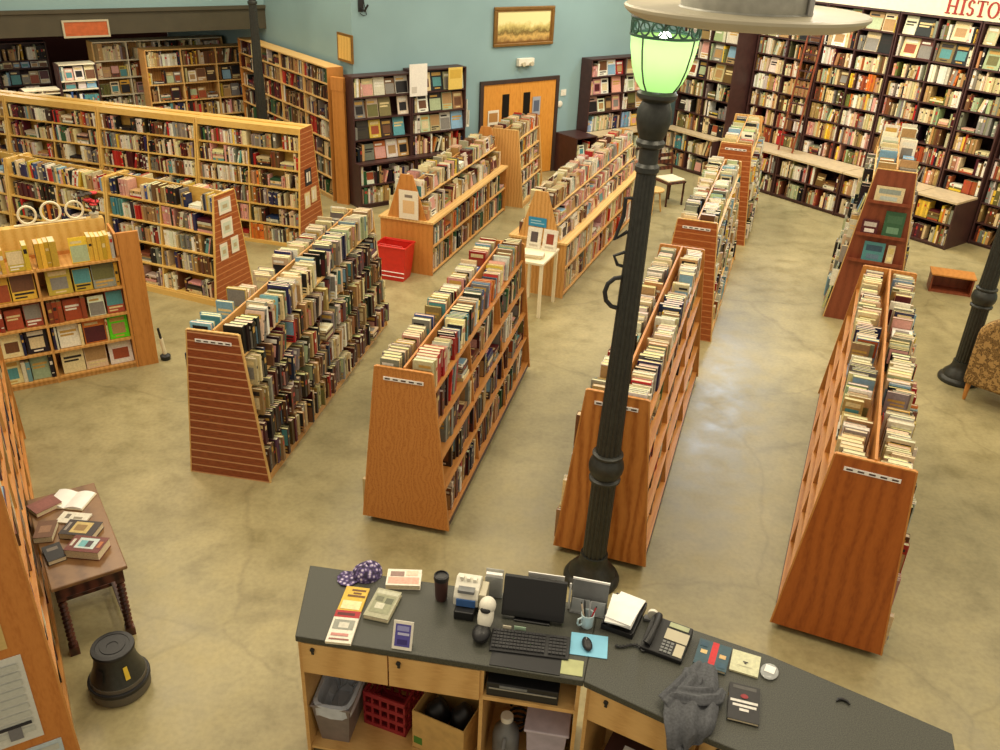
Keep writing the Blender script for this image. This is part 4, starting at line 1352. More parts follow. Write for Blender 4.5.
# the little brush by its end
br = thing('hand_brush', 'white handled brush standing on floor by the golden case end', 'brush', (-3.93, 9.05, 0), 0.3)
MB().lathe([(0.055, 0), (0.06, 0.05), (0.03, 0.07)], 16).build('brush_head', ['black'], br, smooth=True)
MB().tube([(0, 0, 0.07), (-0.02, 0, 0.27)], 0.022, 10).build('sleeve', ['whitepaint'], br)
MB().tube([(-0.02, 0, 0.27), (-0.035, 0, 0.4)], 0.014, 8).build('grip', ['black'], br)
lb = special('book', 'pale green book sticking out at floor level of reddish rack, left side', TR((2.24, 5.52, 0.13), 0) @ Matrix.Rotation(R(160), 4, 'Z'), 0.02, 0.2, 0.14, 'green', [], None) if False else None

# ---------------------------------------------------------------- left foreground: high case with newspapers on its end
dF = Vector((-0.515, 0.857))
aF = math.atan2(dF.x, dF.y)
cF = Vector((-2.54, 3.64)) + Vector((-0.857, -0.515)) * 0.43
a_rack('news_rack', 'tall plywood rack in left foreground with newspapers on its end', cF.x, cF.y, aF, 4.2, h=2.3, wb=0.9, wt=0.82, zs=(0.1, 0.5, 0.88, 1.26, 1.64, 2.0), panel='ply_plain', frame='fir_edge', phrase='newspaper-ended rack', pal=('darkwood', 'mixed'), toppal='mixed', sides=(1,), topsides=(1,), toph=0.22, slip=False)
TF = TR((cF.x, cF.y, 0), -aF)
for k, (x, z, w, h, b_, rows) in enumerate(((0.05, 0.64, 0.5, 0.66, (214, 216, 208), 9), (0.0, 1.22, 0.5, 0.36, (206, 178, 112), 4), (-0.05, 1.62, 0.46, 0.34, (226, 222, 206), 5), (0.2, 0.12, 0.36, 0.24, (190, 206, 214), 3))):
    arts = [(0.06, 0.1 + j * 0.85 / rows, 0.46, 0.1 + (j + 0.72) * 0.85 / rows, (196, 198, 190)) for j in range(rows)] + [(0.53, 0.1 + j * 0.85 / rows, 0.94, 0.1 + (j + 0.72) * 0.85 / rows, (192, 196, 188)) for j in range(rows)]
    if k == 0: arts += [(0.52, 0.2, 0.92, 0.24, (40, 40, 48)), (0.66, 0.06, 0.8, 0.2, (120, 120, 124))]
    if k == 1: arts = [(0.5, 0.3, 0.8, 0.36, (90, 70, 40)), (0.2, 0.55, 0.9, 0.62, (140, 110, 60))]
    sheet('newspaper', 0, 0, w, h, arts, ['large grey newspaper page pinned low on the left foreground rack end', 'yellowed sheet pinned above the newspaper on left foreground rack end', 'white sheet at the top of the left foreground rack end', 'bluish sheet at the foot of the left foreground rack end'][k], 'newspaper', origin=TF @ Vector((x, -0.003, z)), parent_rz=-aF, base=b_)
# ---------------------------------------------------------------- the sales counter
CZ = 1.05
F0 = Vector((-1.118, 3.724, 0))
rA = math.atan2(-0.239, 1.654)
F1 = Vector((0.541, 3.484, 0))
rB = R(-27.0)
TA, TB = TR(F0, rA), TR(F1, rB)
LA, LB, DD = 1.665, 2.0, 0.625


def slab(name, poly, label):
    mb = MB()
    mb.prism(poly, CZ - 0.045, CZ, 'z')
    return tag(mb.build(name, ['ctop'], None, bevel=0.006), label, 'countertop', 'speckled countertops')


jb = Vector((0.668, 4.085))
pA = [(F0.x, F0.y), (F1.x - 0.0006, F1.y), (jb.x - 0.0006, jb.y), (-1.163, 4.342)]
slab('countertop', pA, 'dark speckled countertop on the left, under the monitor')
pB = [(F1.x + 0.0006, F1.y), (1.18, 3.13), (1.75, 2.85), (2.30, 2.62), (2.48, 3.24), (2.175, 3.424), (1.634, 3.742), (1.08, 3.985), (jb.x + 0.0006, jb.y)]
slab('countertop', pB, 'dark speckled countertop on the right, under the phone and jacket')


def counter_base(name, label, loc, rz, L, D, drawers, bays, trim=0.03, right_panel=True):
    root = thing(name, label, 'cabinet', loc, rz, 'counter cabinets')
    y0 = trim
    zt = CZ - 0.047
    xs = sorted(set([0.012, L - 0.012] + bays))
    for i, x in enumerate(xs):
        MB().box(x - 0.011, y0, 0, x + 0.011, D - 0.03, zt).build('side_panel', ['maple'], root)
    MB().box(xs[0] + 0.012, D - 0.045, 0, xs[-1] - 0.012, D - 0.03, zt).build('back_panel', ['maple'], root)
    for a, b in zip(xs, xs[1:]):
        MB().box(a + 0.012, y0 + 0.01, 0.06, b - 0.012, D - 0.046, 0.08).build('bottom_shelf', ['maple'], root)
    for (x0, x1, lock) in drawers:
        d = MB().box(x0, y0 - 0.02, 0.755, x1, y0 - 0.001, zt - 0.012).build('drawer', ['maple'], root, bevel=0.003)
        mb = MB()
        mb.lathe([(0.014, 0), (0.014, 0.01), (0.009, 0.012)], 12, 0, None, Matrix.Translation((x0 + lock, y0 - 0.02, zt - 0.05)) @ Matrix.Rotation(PI / 2, 4, 'X'))
        mb.box(x0 + lock - 0.004, y0 - 0.034, zt - 0.078, x0 + lock + 0.012, y0 - 0.028, zt - 0.05)
        mb.build('lock', ['black'], d)
    return root


ca = counter_base('counter_cabinet', 'maple counter cabinet with two drawers over open bays, left', F0, rA, LA, DD, [(0.026, 0.545, 0.07), (0.553, 1.09, 0.06)], [1.10])
MB().box(1.113, 0.005, 0.775, LA - 0.024, DD - 0.046, 0.803).build('shelf', ['maple'], ca)
cb_ = counter_base('counter_cabinet', 'maple counter cabinet with drawer under the jacket, right', F1 + Vector((0.012, -0.004, 0)), rB, LB, 0.5, [(0.026, 0.64, 0.1), (0.66, 1.28, 0.1), (1.3, 1.95, 0.1)], [0.65, 1.29])


def onA(u, v, z=CZ):
    p = at(u, v, z)
    return TA.inverted() @ p


FLAT = Matrix(((0, 0, -1, 0), (0, 1, 0, 0), (1, 0, 0, 0), (0, 0, 0, 1)))


def flat_book(label, cx, cy, ang, wid, hei, thick, cname, arts, z=CZ, cat='book', col=None, group=None, tilt=0.0):
    """Book lying face up; hei along its own vertical (away from the reader), wid across. ang: heading of its top edge from +y."""
    # local: cover -x -> +z (up); z (page height) -> away; y (spine) -> left
    B = Matrix(((0, -1, 0, 0), (0, 0, 1, 0), (-1, 0, 0, 0), (0, 0, 0, 1)))
    T = Matrix.Translation((cx, cy, z + thick / 2 + 0.0015)) @ Matrix.Rotation(ang, 4, 'Z') @ Matrix.Translation((-wid / 2, -hei / 2, 0)) @ B
    return special('book', label, T, thick, hei, wid, cname, arts, group, col, cat)


# arts: (y0, z0, y1, z1, rgb) in cover fractions; y from spine
W_, Y_, K_ = (236, 230, 214), (232, 196, 70), (40, 36, 36)
flat_book('thick white and pink paperback lying crosswise at the counter back edge', -0.545, 4.225, R(1), 0.215, 0.15, 0.035, 'white',
          [(0.05, 0.1, 0.95, 0.5, (226, 170, 150)), (0.1, 0.55, 0.5, 0.85, (150, 120, 110)), (0.55, 0.6, 0.9, 0.9, (236, 206, 180))], group='paperbacks on the counter')
flat_book('yellow paperback with dark title lying above the red and white one', -0.83, 4.035, R(-6), 0.145, 0.215, 0.012, 'yellow',
          [(0.3, 0.82, 0.9, 0.9, (110, 70, 20)), (0.4, 0.7, 0.75, 0.77, (110, 70, 20)), (0.2, 0.58, 0.95, 0.66, (110, 70, 20)), (0.1, 0.08, 0.9, 0.42, (244, 226, 170))], group='paperbacks on the counter')
flat_book('red and white paperback nearest the counter front edge', -0.85, 3.80, R(-4), 0.15, 0.26, 0.016, 'white',
          [(0, 0.78, 1, 1.0, (176, 30, 36)), (0.1, 0.84, 0.8, 0.93, (90, 16, 20)), (0.08, 0.4, 0.9, 0.7, (150, 152, 140)), (0.3, 0.45, 0.7, 0.62, (210, 206, 190)), (0.12, 0.2, 0.8, 0.28, (206, 140, 130)), (0.1, 0.08, 0.88, 0.12, (150, 90, 80))], group='paperbacks on the counter')
flat_book('thick grey green paperback with mottled picture, right of the yellow one', -0.645, 3.99, R(-13), 0.155, 0.245, 0.03, 'olive',
          [(0.06, 0.82, 0.94, 0.94, (196, 196, 170)), (0.1, 0.15, 0.9, 0.78, (150, 152, 120)), (0.25, 0.3, 0.6, 0.5, (206, 204, 180)), (0.55, 0.5, 0.85, 0.7, (96, 100, 76)), (0.15, 0.55, 0.45, 0.72, (110, 112, 86))], group='paperbacks on the counter', col=lin((172, 170, 140)))
# upright blue sign card at the front edge
cd = thing('sign_card', 'small purple blue card in a white frame at counter front', 'card', (-0.492, 3.652, CZ), rA)
mb = MB()
Tc = Matrix.Rotation(R(-24), 4, 'X')
mb.box(-0.058, -0.003, 0.0, 0.058, 0.003, 0.168, 0, lin(W_), Tc)
mb.add([Tc @ Vector(p) for p in ((-0.045, -0.0036, 0.018), (0.045, -0.0036, 0.018), (0.045, -0.0036, 0.15), (-0.045, -0.0036, 0.15))], [(0, 1, 2, 3)], 0, lin((86, 80, 160)))
for (z0, z1, x0, x1, c) in ((0.11, 0.14, -0.035, 0.035, (150, 150, 200)), (0.085, 0.1, -0.03, 0.038, (190, 190, 220)), (0.03, 0.06, -0.03, 0.03, (60, 50, 120))):
    mb.add([Tc @ Vector(p) for p in ((x0, -0.0044, z0), (x1, -0.0042, z0), (x1, -0.0042, z1), (x0, -0.0042, z1))], [(0, 1, 2, 3)], 0, lin(c))
mb.build('card', ['printart'], cd)
cd.location.z = CZ + 0.004
MB().box(-0.05, 0.03, 0.0, 0.05, 0.06, 0.02).build('easel_foot', ['acrylic'], cd)
# patterned cap
cp = thing('patterned_cap', 'purple patterned cloth cap at the counter back left corner', 'cap', (-0.785, 4.275, CZ), R(25))
cp.scale = (0.9, 0.9, 0.85)
k = NT('paisley_cloth', 0.85)
mpp = k.coords()
vv = k.n('ShaderNodeTexVoronoi', i_Scale=34.0)
k.l(mpp, 'Vector', vv, 'Vector')
rp = k.ramp([(0.2, lin((206, 196, 214))), (0.4, lin((96, 80, 130))), (0.7, lin((48, 40, 66)))])
k.l(vv, 'Distance', rp, 'Fac')
k.l(rp, 'Color', k.b, 'Base Color')
M['paisley'] = k.m
mb = MB()
seg, rings = 22, 8
vs, fs = [], []
for j in range(rings + 1):
    ph = PI / 2 * j / rings
    for i in range(seg):
        a = 2 * PI * i / seg
        rr = 0.095 * math.cos(ph) * (1 + 0.08 * math.sin(3 * a + 1) * math.sin(2 * ph))
        vs.append((rr * math.cos(a) * 1.15, rr * math.sin(a), 0.002 + 0.1 * math.sin(ph) * (1 + 0.12 * math.sin(2 * a))))
for j in range(rings):
    for i in range(seg):
        q = (i + 1) % seg
        fs.append((j * seg + i, j * seg + q, (j + 1) * seg + q, (j + 1) * seg + i))
mb.add(vs, fs)
mb.build('crown', ['paisley'], cp, smooth=True)
mb = MB()
br_ = [(-0.06 + 0.0, -0.085), (-0.16, -0.07), (-0.2, 0.0), (-0.16, 0.07), (-0.06, 0.085)]
mb.prism([(-0.085, -0.06), (-0.085, 0.06), (-0.15, 0.085), (-0.2, 0.05), (-0.215, 0.0), (-0.2, -0.05), (-0.15, -0.085)][::-1], 0.004, 0.014)
mb.build('brim', ['paisley'], cp, bevel=0.004)
# travel cup
tc_ = thing('travel_cup', 'dark travel cup with brown band, left of the receipt printer', 'cup', (-0.30, 4.09, CZ))
MB().lathe([(0.034, 0), (0.038, 0.02), (0.041, 0.1), (0.044, 0.16)], 20).build('cup_body', [plain('cup_brown', (70, 44, 40), 0.4)], tc_, smooth=True)
mb = MB()
mb.lathe([(0.046, 0.155), (0.048, 0.165), (0.045, 0.185), (0.036, 0.19), (0.034, 0.18), (0.0, 0.178)], 20)
mb.build('lid', ['black'], tc_, smooth=True)
# receipt printer
rp_ = thing('receipt_printer', 'white receipt printer with blue front on black stand', 'printer', (-0.135, 4.04, CZ), rA)
mb = MB()
mb.box(-0.06, -0.13, 0, 0.06, 0.06, 0.06)
mb.build('stand', ['black'], rp_, bevel=0.006)
mb = MB()
mb.prism([(-0.075, 0.06), (0.09, 0.06), (0.09, 0.17), (0.03, 0.2), (-0.04, 0.165), (-0.075, 0.12)], -0.075, 0.075, 'x')
mb.build('housing', ['white'], rp_, bevel=0.006)
MB().box(-0.055, -0.085, 0.065, 0.06, -0.076, 0.115).build('blue_panel', [plain('printer_blue', (60, 100, 160), 0.4)], rp_)
MB().box(-0.05, -0.07, 0.152, 0.05, -0.01, 0.172).build('paper_slot', ['grayp'], rp_)
MB().box(0.076, -0.06, 0.02, 0.12, 0.07, 0.15).build('power_unit', ['cream_enamel'], rp_, bevel=0.005)
mb = MB()
for q in range(3):
    mb.box(-0.05 + q * 0.04, 0.0, 0.195 - q * 0.004, -0.028 + q * 0.04, 0.03, 0.215 - q * 0.004)
mb.build('buttons', ['white'], rp_)
# barcode scanner in its stand
bsn = thing('barcode_scanner', 'white barcode scanner in black cradle left of the keyboard', 'scanner', (-0.035, 3.795, CZ), R(-14))
bsn.scale = (1.2, 1.2, 1.15)
mb = MB()
mb.sphere((0, -0.02, 0.035), (0.045, 0.06, 0.035), 0, None, 16, 10)
mb.build('cradle', ['black'], bsn, smooth=True)
mb = MB()
Ts = Matrix.Translation((0.0, 0.0, 0.055)) @ Matrix.Rotation(R(-32), 4, 'X')
mb.sphere((0, 0.03, 0.05), (0.04, 0.045, 0.075), 0, None, 18, 12, Ts)
mb.sphere((0, 0.03, 0.105), (0.042, 0.05, 0.045), 0, None, 18, 12, Ts)
mb.build('scanner_head', ['white'], bsn, smooth=True)
MB().sphere((0, -0.008, 0.085), (0.026, 0.014, 0.016), 0, None, 14, 8, Ts).build('scan_window', ['black'], bsn, smooth=True)
# acrylic leaflet stand behind
ls = thing('leaflet_stand', 'clear leaflet stand with grey sheets left of the monitor', 'leaflet stand', (0.02, 4.13, CZ), rA)
mb = MB()
mb.box(-0.055, -0.01, 0, 0.055, -0.006, 0.16)
mb.box(-0.055, 0.03, 0, 0.055, 0.034, 0.19)
mb.box(-0.055, -0.01, 0, 0.055, 0.034, 0.004)
mb.build('holder', ['acrylic'], ls)
MB().box(-0.05, -0.004, 0.005, 0.05, 0.02, 0.175).build('leaflets', ['paper'], ls)
# monitor
mo = thing('monitor', 'black flat monitor on the counter facing the staff side', 'monitor', (0.262, 3.955, CZ), rA)
mb = MB()
mb.box(-0.11, -0.05, 0, 0.11, 0.12, 0.012)
mb.build('base', ['black'], mo, bevel=0.006)
MB().box(-0.025, 0.07, 0.011, 0.025, 0.09, 0.15).build('neck', ['black'], mo)
Tm = Matrix.Translation((0, -0.02, 0.02)) @ Matrix.Rotation(R(-20), 4, 'X')
mb = MB()
mb.box(-0.188, -0.02, 0, 0.188, 0.02, 0.25, 0, None, Tm)
sc_ = mb.build('bezel', ['black'], mo, bevel=0.006)
mb = MB()
mb.box(-0.174, -0.0215, 0.03, 0.174, -0.0202, 0.243, 0, None, Tm)
mb.build('screen', ['blackgloss'], mo)
# keyboard
kb = thing('keyboard', 'black computer keyboard lying in front of the monitor', 'keyboard', (0.243, 3.728, CZ + 0.001), R(-6))
mb = MB()
mb.prism([(-0.08, 0.0), (0.08, 0.0), (0.08, 0.03), (-0.08, 0.014)], -0.228, 0.228, 'x')
mb.build('case', ['black'], kb, bevel=0.004)
mb = MB()
for r_ in range(6):
    for c_ in range(21):
        if c_ in (15,) : continue
        x = -0.218 + c_ * 0.0205
        y = -0.062 + r_ * 0.0232
        z = 0.016 + (y + 0.08) * 0.1
        mb.box(x, y, z - 0.004, x + 0.0165, y + 0.0185, z + 0.008)
mb.build('keys', [plain('key_caps', (44, 44, 46), 0.5)], kb)
# sticky notes under the screen
for lab, u, v, c in (('white sticky note stuck up below the left of the screen', 507, 627, (226, 216, 190)), ('mint sticky note below the middle of the screen', 520, 628, (176, 206, 176))):
    p = at(u, v, CZ + 0.03)
    w = 0.05 if c[0] > 200 else 0.07
    sheet('sticky_note', 0, 0, w, 0.05, [(0.2, 0.4, 0.8, 0.5, (150, 140, 120))], lab, 'note', origin=Vector((p.x, p.y - 0.01, CZ + 0.027)), parent_rz=rA, base=c)
# black desktop computer in the open bay with keyboard tray
dc = thing('desktop_computer', 'black desktop computer lying in the open bay under keyboard', 'computer', TA @ Vector((1.345, 0.03, 0.805)), rA)
mb = MB()
mb.box(-0.215, -0.015, 0.0, 0.2, 0.42, 0.105)
mb.build('case', ['black'], dc, bevel=0.005)
MB().box(-0.2, -0.019, 0.06, 0.19, -0.0155, 0.07).build('silver_strip', ['silver'], dc)
MB().box(-0.14, -0.021, 0.078, 0.02, -0.0155, 0.095).build('disc_drive', ['grayp'], dc)
mt_ = MB().box(-0.2, -0.075, 0, 0.2, 0.055, 0.004).build('desk_mat', ['black'], None, loc=TA @ Vector((1.34, 0.085, CZ + 0.001)), rot=(0, 0, rA))
tag(mt_, 'black mat on the counter between keyboard and front edge', 'mat')
pp_ = MB().box(-0.08, -0.06, 0, 0.075, 0.055, 0.002).build('paper_slip', [plain('pale_green_paper', (176, 180, 130), 0.7)], None, loc=(0.468, 3.583, CZ + 0.001), rot=(0, 0, rA))
tag(pp_, 'pale green paper slip at the counter joint by black mat', 'paper')
# sign backs and brochure stand behind the monitor
sg_ = thing('countertop_sign', 'white sign card standing behind the monitor', 'sign', (0.33, 4.115, CZ), rA)
mb = MB()
mb.box(-0.1, -0.003, 0.0, 0.12, 0.003, 0.24, 0, None, Matrix.Rotation(R(8), 4, 'X'))
mb.build('card', ['paper'], sg_)
MB().box(-0.1, -0.03, 0.0, 0.12, 0.02, 0.006).build('foot', ['acrylic'], sg_)
bh = thing('brochure_stand', 'grey brochure stand with white top edge, right of monitor', 'brochure stand', (0.60, 4.03, CZ), rA - R(4))
mb = MB()
mb.box(-0.11, 0.0, 0.0, 0.11, 0.004, 0.22, 0, None, Matrix.Rotation(R(-8), 4, 'X'))
mb.box(-0.11, -0.035, 0.0, 0.11, 0.012, 0.006)
mb.build('back_sheet', ['grayp'], bh)
MB().box(-0.112, -0.004, 0.214, 0.112, 0.006, 0.226, 0, None, Matrix.Rotation(R(-8), 4, 'X')).build('top_edge', ['paper'], bh)
MB().box(-0.1, -0.03, 0.006, 0.1, -0.026, 0.1, 0, None, Matrix.Rotation(R(-8), 4, 'X')).build('front_pocket', ['acrylic'], bh)
MB().box(-0.125, -0.006, 0.0, -0.113, 0.0, 0.2).build('white_strip', ['paper'], bh)
# mug of pens
mg = thing('pen_mug', 'pale blue mug holding pens beside the mousepad', 'mug', (0.585, 3.915, CZ), 0.5)
mb = MB()
mb.lathe([(0.034, 0), (0.038, 0.01), (0.04, 0.095), (0.036, 0.095), (0.034, 0.02), (0.0, 0.018)], 22)
mb.build('mug_body', ['mug'], mg, smooth=True)
MB().tube([(-0.037, 0, 0.078), (-0.066, 0, 0.075), (-0.07, 0, 0.045), (-0.058, 0, 0.025), (-0.037, 0, 0.024)], 0.006, 8).build('handle', ['mug'], mg, smooth=True)
for lab, x, y, dx, dy, c, ln in (('red pen standing in the pale blue mug', 0.012, 0.0, 0.03, -0.01, (200, 40, 50), 0.15), ('black pen standing in the pale blue mug', -0.012, 0.008, -0.01, 0.02, (30, 30, 32), 0.16), ('cream marker leaning left in the pale blue mug', -0.014, -0.006, -0.028, 0.014, (216, 196, 170), 0.16), ('silver pen standing tallest in the pale blue mug', 0.004, -0.01, 0.006, 0.02, (170, 170, 172), 0.18)):
    pm_ = MB()
    o = mg.location
    pm_.tube([(x, y, 0.022), (x + dx, y + dy, ln)], 0.0052, 8)
    pen = pm_.build('pen', [plain('pen_' + lab.split()[0], c, 0.4)], None, loc=o)
    tag(pen, lab, 'pen')
    MB().tube([(x + dx, y + dy, ln), (x + dx * 1.1, y + dy * 1.1, ln + 0.012)], 0.0035, 8).build('cap', ['black'], pen)
# mousepad and mouse
mpd = MB().box(-0.108, -0.088, 0, 0.108, 0.088, 0.004).build('mouse_pad', ['bluepad'], None, bevel=0.0015, loc=(0.588, 3.752, CZ + 0.001), rot=(0, 0, R(-7)))
tag(mpd, 'light blue mouse pad on the counter right of the keyboard', 'mouse pad')
ms = thing('computer_mouse', 'black computer mouse lying on the light blue pad', 'mouse', (0.575, 3.745, CZ + 0.0055), R(8))
mb = MB()
mb.sphere((0, 0, 0.014), (0.03, 0.055, 0.02), 0, None, 18, 10)
for i_, v_ in enumerate(mb.v):
    if v_[2] < 0: mb.v[i_] = (v_[0], v_[1], 0.0)
mb.build('shell', ['black'], ms, smooth=True)
MB().box(-0.002, 0.018, 0.028, 0.002, 0.036, 0.035).build('scroll_wheel', ['silver'], ms)
# tray of papers
pt_ = thing('paper_tray', 'black tray under a loose stack of white papers', 'tray', (0.815, 3.985, CZ), R(-24))
mb = MB()
mb.box(-0.098, -0.145, 0, 0.098, 0.145, 0.006)
mb.box(-0.098, -0.145, 0.006, -0.092, 0.145, 0.05)
mb.box(0.092, -0.145, 0.006, 0.098, 0.145, 0.05)
mb.box(-0.092, 0.139, 0.006, 0.092, 0.145, 0.05)
mb.box(-0.092, -0.145, 0.006, 0.092, -0.139, 0.035)
mb.build('tray_body', ['black'], pt_)
for i_, (dx, dy, a_, lab) in enumerate(((0.0, 0.0, 0, 'white paper sheet at the bottom of the tray stack'), (-0.015, -0.012, 7, 'white paper sheet fanned out in the middle of tray stack'), (0.006, 0.0, -4, 'white paper sheet on top of the tray stack'))):
    pm_ = MB()
    Tp = TR((0.812, 3.985, CZ + 0.053 + 0.012 * i_), R(-24 + a_))
    n_ = 6
    vs = [(-0.08 + dx + 0.16 * (i % 2), -0.125 + dy + 0.25 * (i // 2) / n_, 0.004 * i_ * math.sin(PI * (i // 2) / n_)) for i in range(2 * n_ + 2)]
    vs2 = [(x, y, z + 0.01) for x, y, z in vs]
    nn = len(vs)
    fs = [(2 * j, 2 * j + 2, 2 * j + 3, 2 * j + 1) for j in range(n_)] + [(nn + 2 * j, nn + 2 * j + 1, nn + 2 * j + 3, nn + 2 * j + 2) for j in range(n_)]
    fs += [(2 * j, nn + 2 * j, nn + 2 * j + 2, 2 * j + 2) for j in range(n_)] + [(2 * j + 1, 2 * j + 3, nn + 2 * j + 3, nn + 2 * j + 1) for j in range(n_)]
    fs += [(0, 1, nn + 1, nn), (2 * n_, nn + 2 * n_, nn + 2 * n_ + 1, 2 * n_ + 1)]
    pm_.add(vs + vs2, fs)
    o = pm_.build('paper_sheet', ['paper'], None)
    o.matrix_world = Tp
    tag(o, lab, 'paper', 'papers in the tray')
# telephone
ph = thing('telephone', 'black office telephone with grey keys and handset', 'telephone', (1.045, 3.79, CZ), R(-25))
mb = MB()
mb.prism([(-0.12, 0.0), (0.12, 0.0), (0.12, 0.075), (-0.12, 0.03)], -0.13, 0.12, 'x')
mb.build('phone_body', ['black'], ph, bevel=0.005)
sl = math.atan2(0.045, 0.24)
Tk = Matrix.Translation((0, -0.12, 0.031)) @ Matrix.Rotation(sl, 4, 'X')
mb = MB()
mb.box(-0.02, 0.11, 0, 0.115, 0.185, 0.004, 0, None, Tk)
mb.build('speed_dial_card', ['cream_enamel'], ph)
mb = MB()
mb.box(-0.015, 0.2, 0, 0.1, 0.232, 0.005, 0, None, Tk)
mb.build('display', [plain('phone_display', (170, 176, 140), 0.3)], ph)
for r_ in range(4):
    for c_ in range(3):
        MB().box(-0.018 + c_ * 0.024, 0.015 + r_ * 0.022, 0, 0.0 + c_ * 0.024, 0.03 + r_ * 0.022, 0.006, 0, None, Tk).build('key', ['grayp'], ph)
mb = MB()
mb.box(0.06, 0.015, 0, 0.112, 0.1, 0.004, 0, None, Tk)
mb.build('memory_keys', ['cream_enamel'], ph)
mb = MB()
mb.tube([(-0.095, 0.0, 0.04), (-0.088, 0.03, 0.058), (-0.085, 0.12, 0.075), (-0.088, 0.2, 0.074), (-0.095, 0.225, 0.062)], [0.024, 0.022, 0.017, 0.022, 0.025], 10, 0, None, Matrix.Translation((0, -0.1, 0.01)) )
mb.build('handset', ['black'], ph, smooth=True)
mb = MB()
mb.tube([(-0.1 - 0.16 * t_ + 0.006 * math.sin(t_ * 60), -0.13 + 0.03 * math.sin(t_ * 5) + 0.006 * math.cos(t_ * 60), 0.012) for t_ in [q / 60 for q in range(61)]], 0.006, 6)
mb.build('coiled_cord', ['black'], ph)
# tape roll, books on the right
tr_ = thing('tape_dispenser', 'small white tape dispenser behind the telephone handset', 'tape dispenser', (0.985, 3.98, CZ), R(-15))
MB().box(-0.05, -0.02, 0, 0.05, 0.02, 0.022).build('dispenser_base', ['grayp'], tr_, bevel=0.004)
MB().lathe([(0.028, -0.01), (0.032, -0.01), (0.032, 0.01), (0.028, 0.01)], 20, 0, None, Matrix.Translation((0, 0, 0.052)) @ Matrix.Rotation(PI / 2, 4, 'X')).build('tape_roll', ['white'], tr_, smooth=True)
flat_book('dark teal book with a red cross band and gold spots', 1.295, 3.70, R(-22), 0.185, 0.205, 0.022, 'teal',
          [(0.42, 0.05, 0.62, 1.0, (206, 36, 40)), (0.12, 0.45, 0.32, 0.6, (220, 190, 130)), (0.7, 0.45, 0.9, 0.6, (220, 180, 120)), (0.72, 0.1, 0.95, 0.3, (46, 84, 104)), (0.05, 0.72, 0.3, 0.92, (40, 76, 96))], col=lin((52, 84, 96)), group='books on the right counter')
flat_book('pale cream booklet with a small dark crest in its middle', 1.475, 3.66, R(-20), 0.16, 0.165, 0.012, 'cream', [(0.42, 0.5, 0.6, 0.56, (60, 56, 50)), (0.47, 0.43, 0.55, 0.5, (60, 56, 50)), (0.25, 0.3, 0.75, 0.32, (180, 176, 150))], col=lin((214, 214, 176)), group='books on the right counter')
flat_book('black book with red disc and white title words', 1.40, 3.365, R(-15), 0.165, 0.255, 0.02, 'black',
          [(0.12, 0.86, 0.88, 0.95, (86, 84, 80)), (0.06, 0.48, 0.94, 0.55, (226, 222, 214)), (0.14, 0.36, 0.9, 0.43, (226, 222, 214)), (0.36, 0.25, 0.66, 0.32, (226, 222, 214))] + [(0.5 - 0.13 * math.cos(a), 0.66 - 0.065 * math.sin(a), 0.5 + 0.13 * math.cos(a), 0.66 + 0.065 * math.sin(a), (150, 40, 44)) for a in (0.15, 0.4, 0.65, 0.9, 1.15, 1.4)], group='books on the right counter', col=lin((40, 38, 38)))
pl_ = thing('sample_bag', 'small clear plastic bag with cream slip right of the booklet', 'bag', (1.60, 3.605, CZ + 0.002), R(-28))
mb = MB()
mb.sphere((0, 0, 0.01), (0.05, 0.065, 0.0095), 0, None, 14, 8)
mb.build('bag_film', ['acrylic'], pl_, smooth=True)
MB().box(-0.028, -0.02, 0.018, 0.028, 0.035, 0.021).build('slip', ['paper'], pl_)
hk = MB()
hk.tube([(-0.035, 0.01, 0.008), (-0.02, 0.025, 0.008), (0.005, 0.026, 0.008), (0.025, 0.012, 0.008), (0.032, -0.008, 0.008)], [0.004, 0.008, 0.0085, 0.008, 0.005], 8)
tag(hk.build('pen_clip', ['black'], None, smooth=True, loc=(1.955, 3.405, CZ + 0.001)), 'small black curved clip lying alone on the right counter', 'clip')

# ---- grey jacket thrown over the front edge: a draped, folded cloth
jk = thing('jacket', 'crumpled grey jacket hanging over the front edge of the counter', 'jacket', (0, 0, 0))


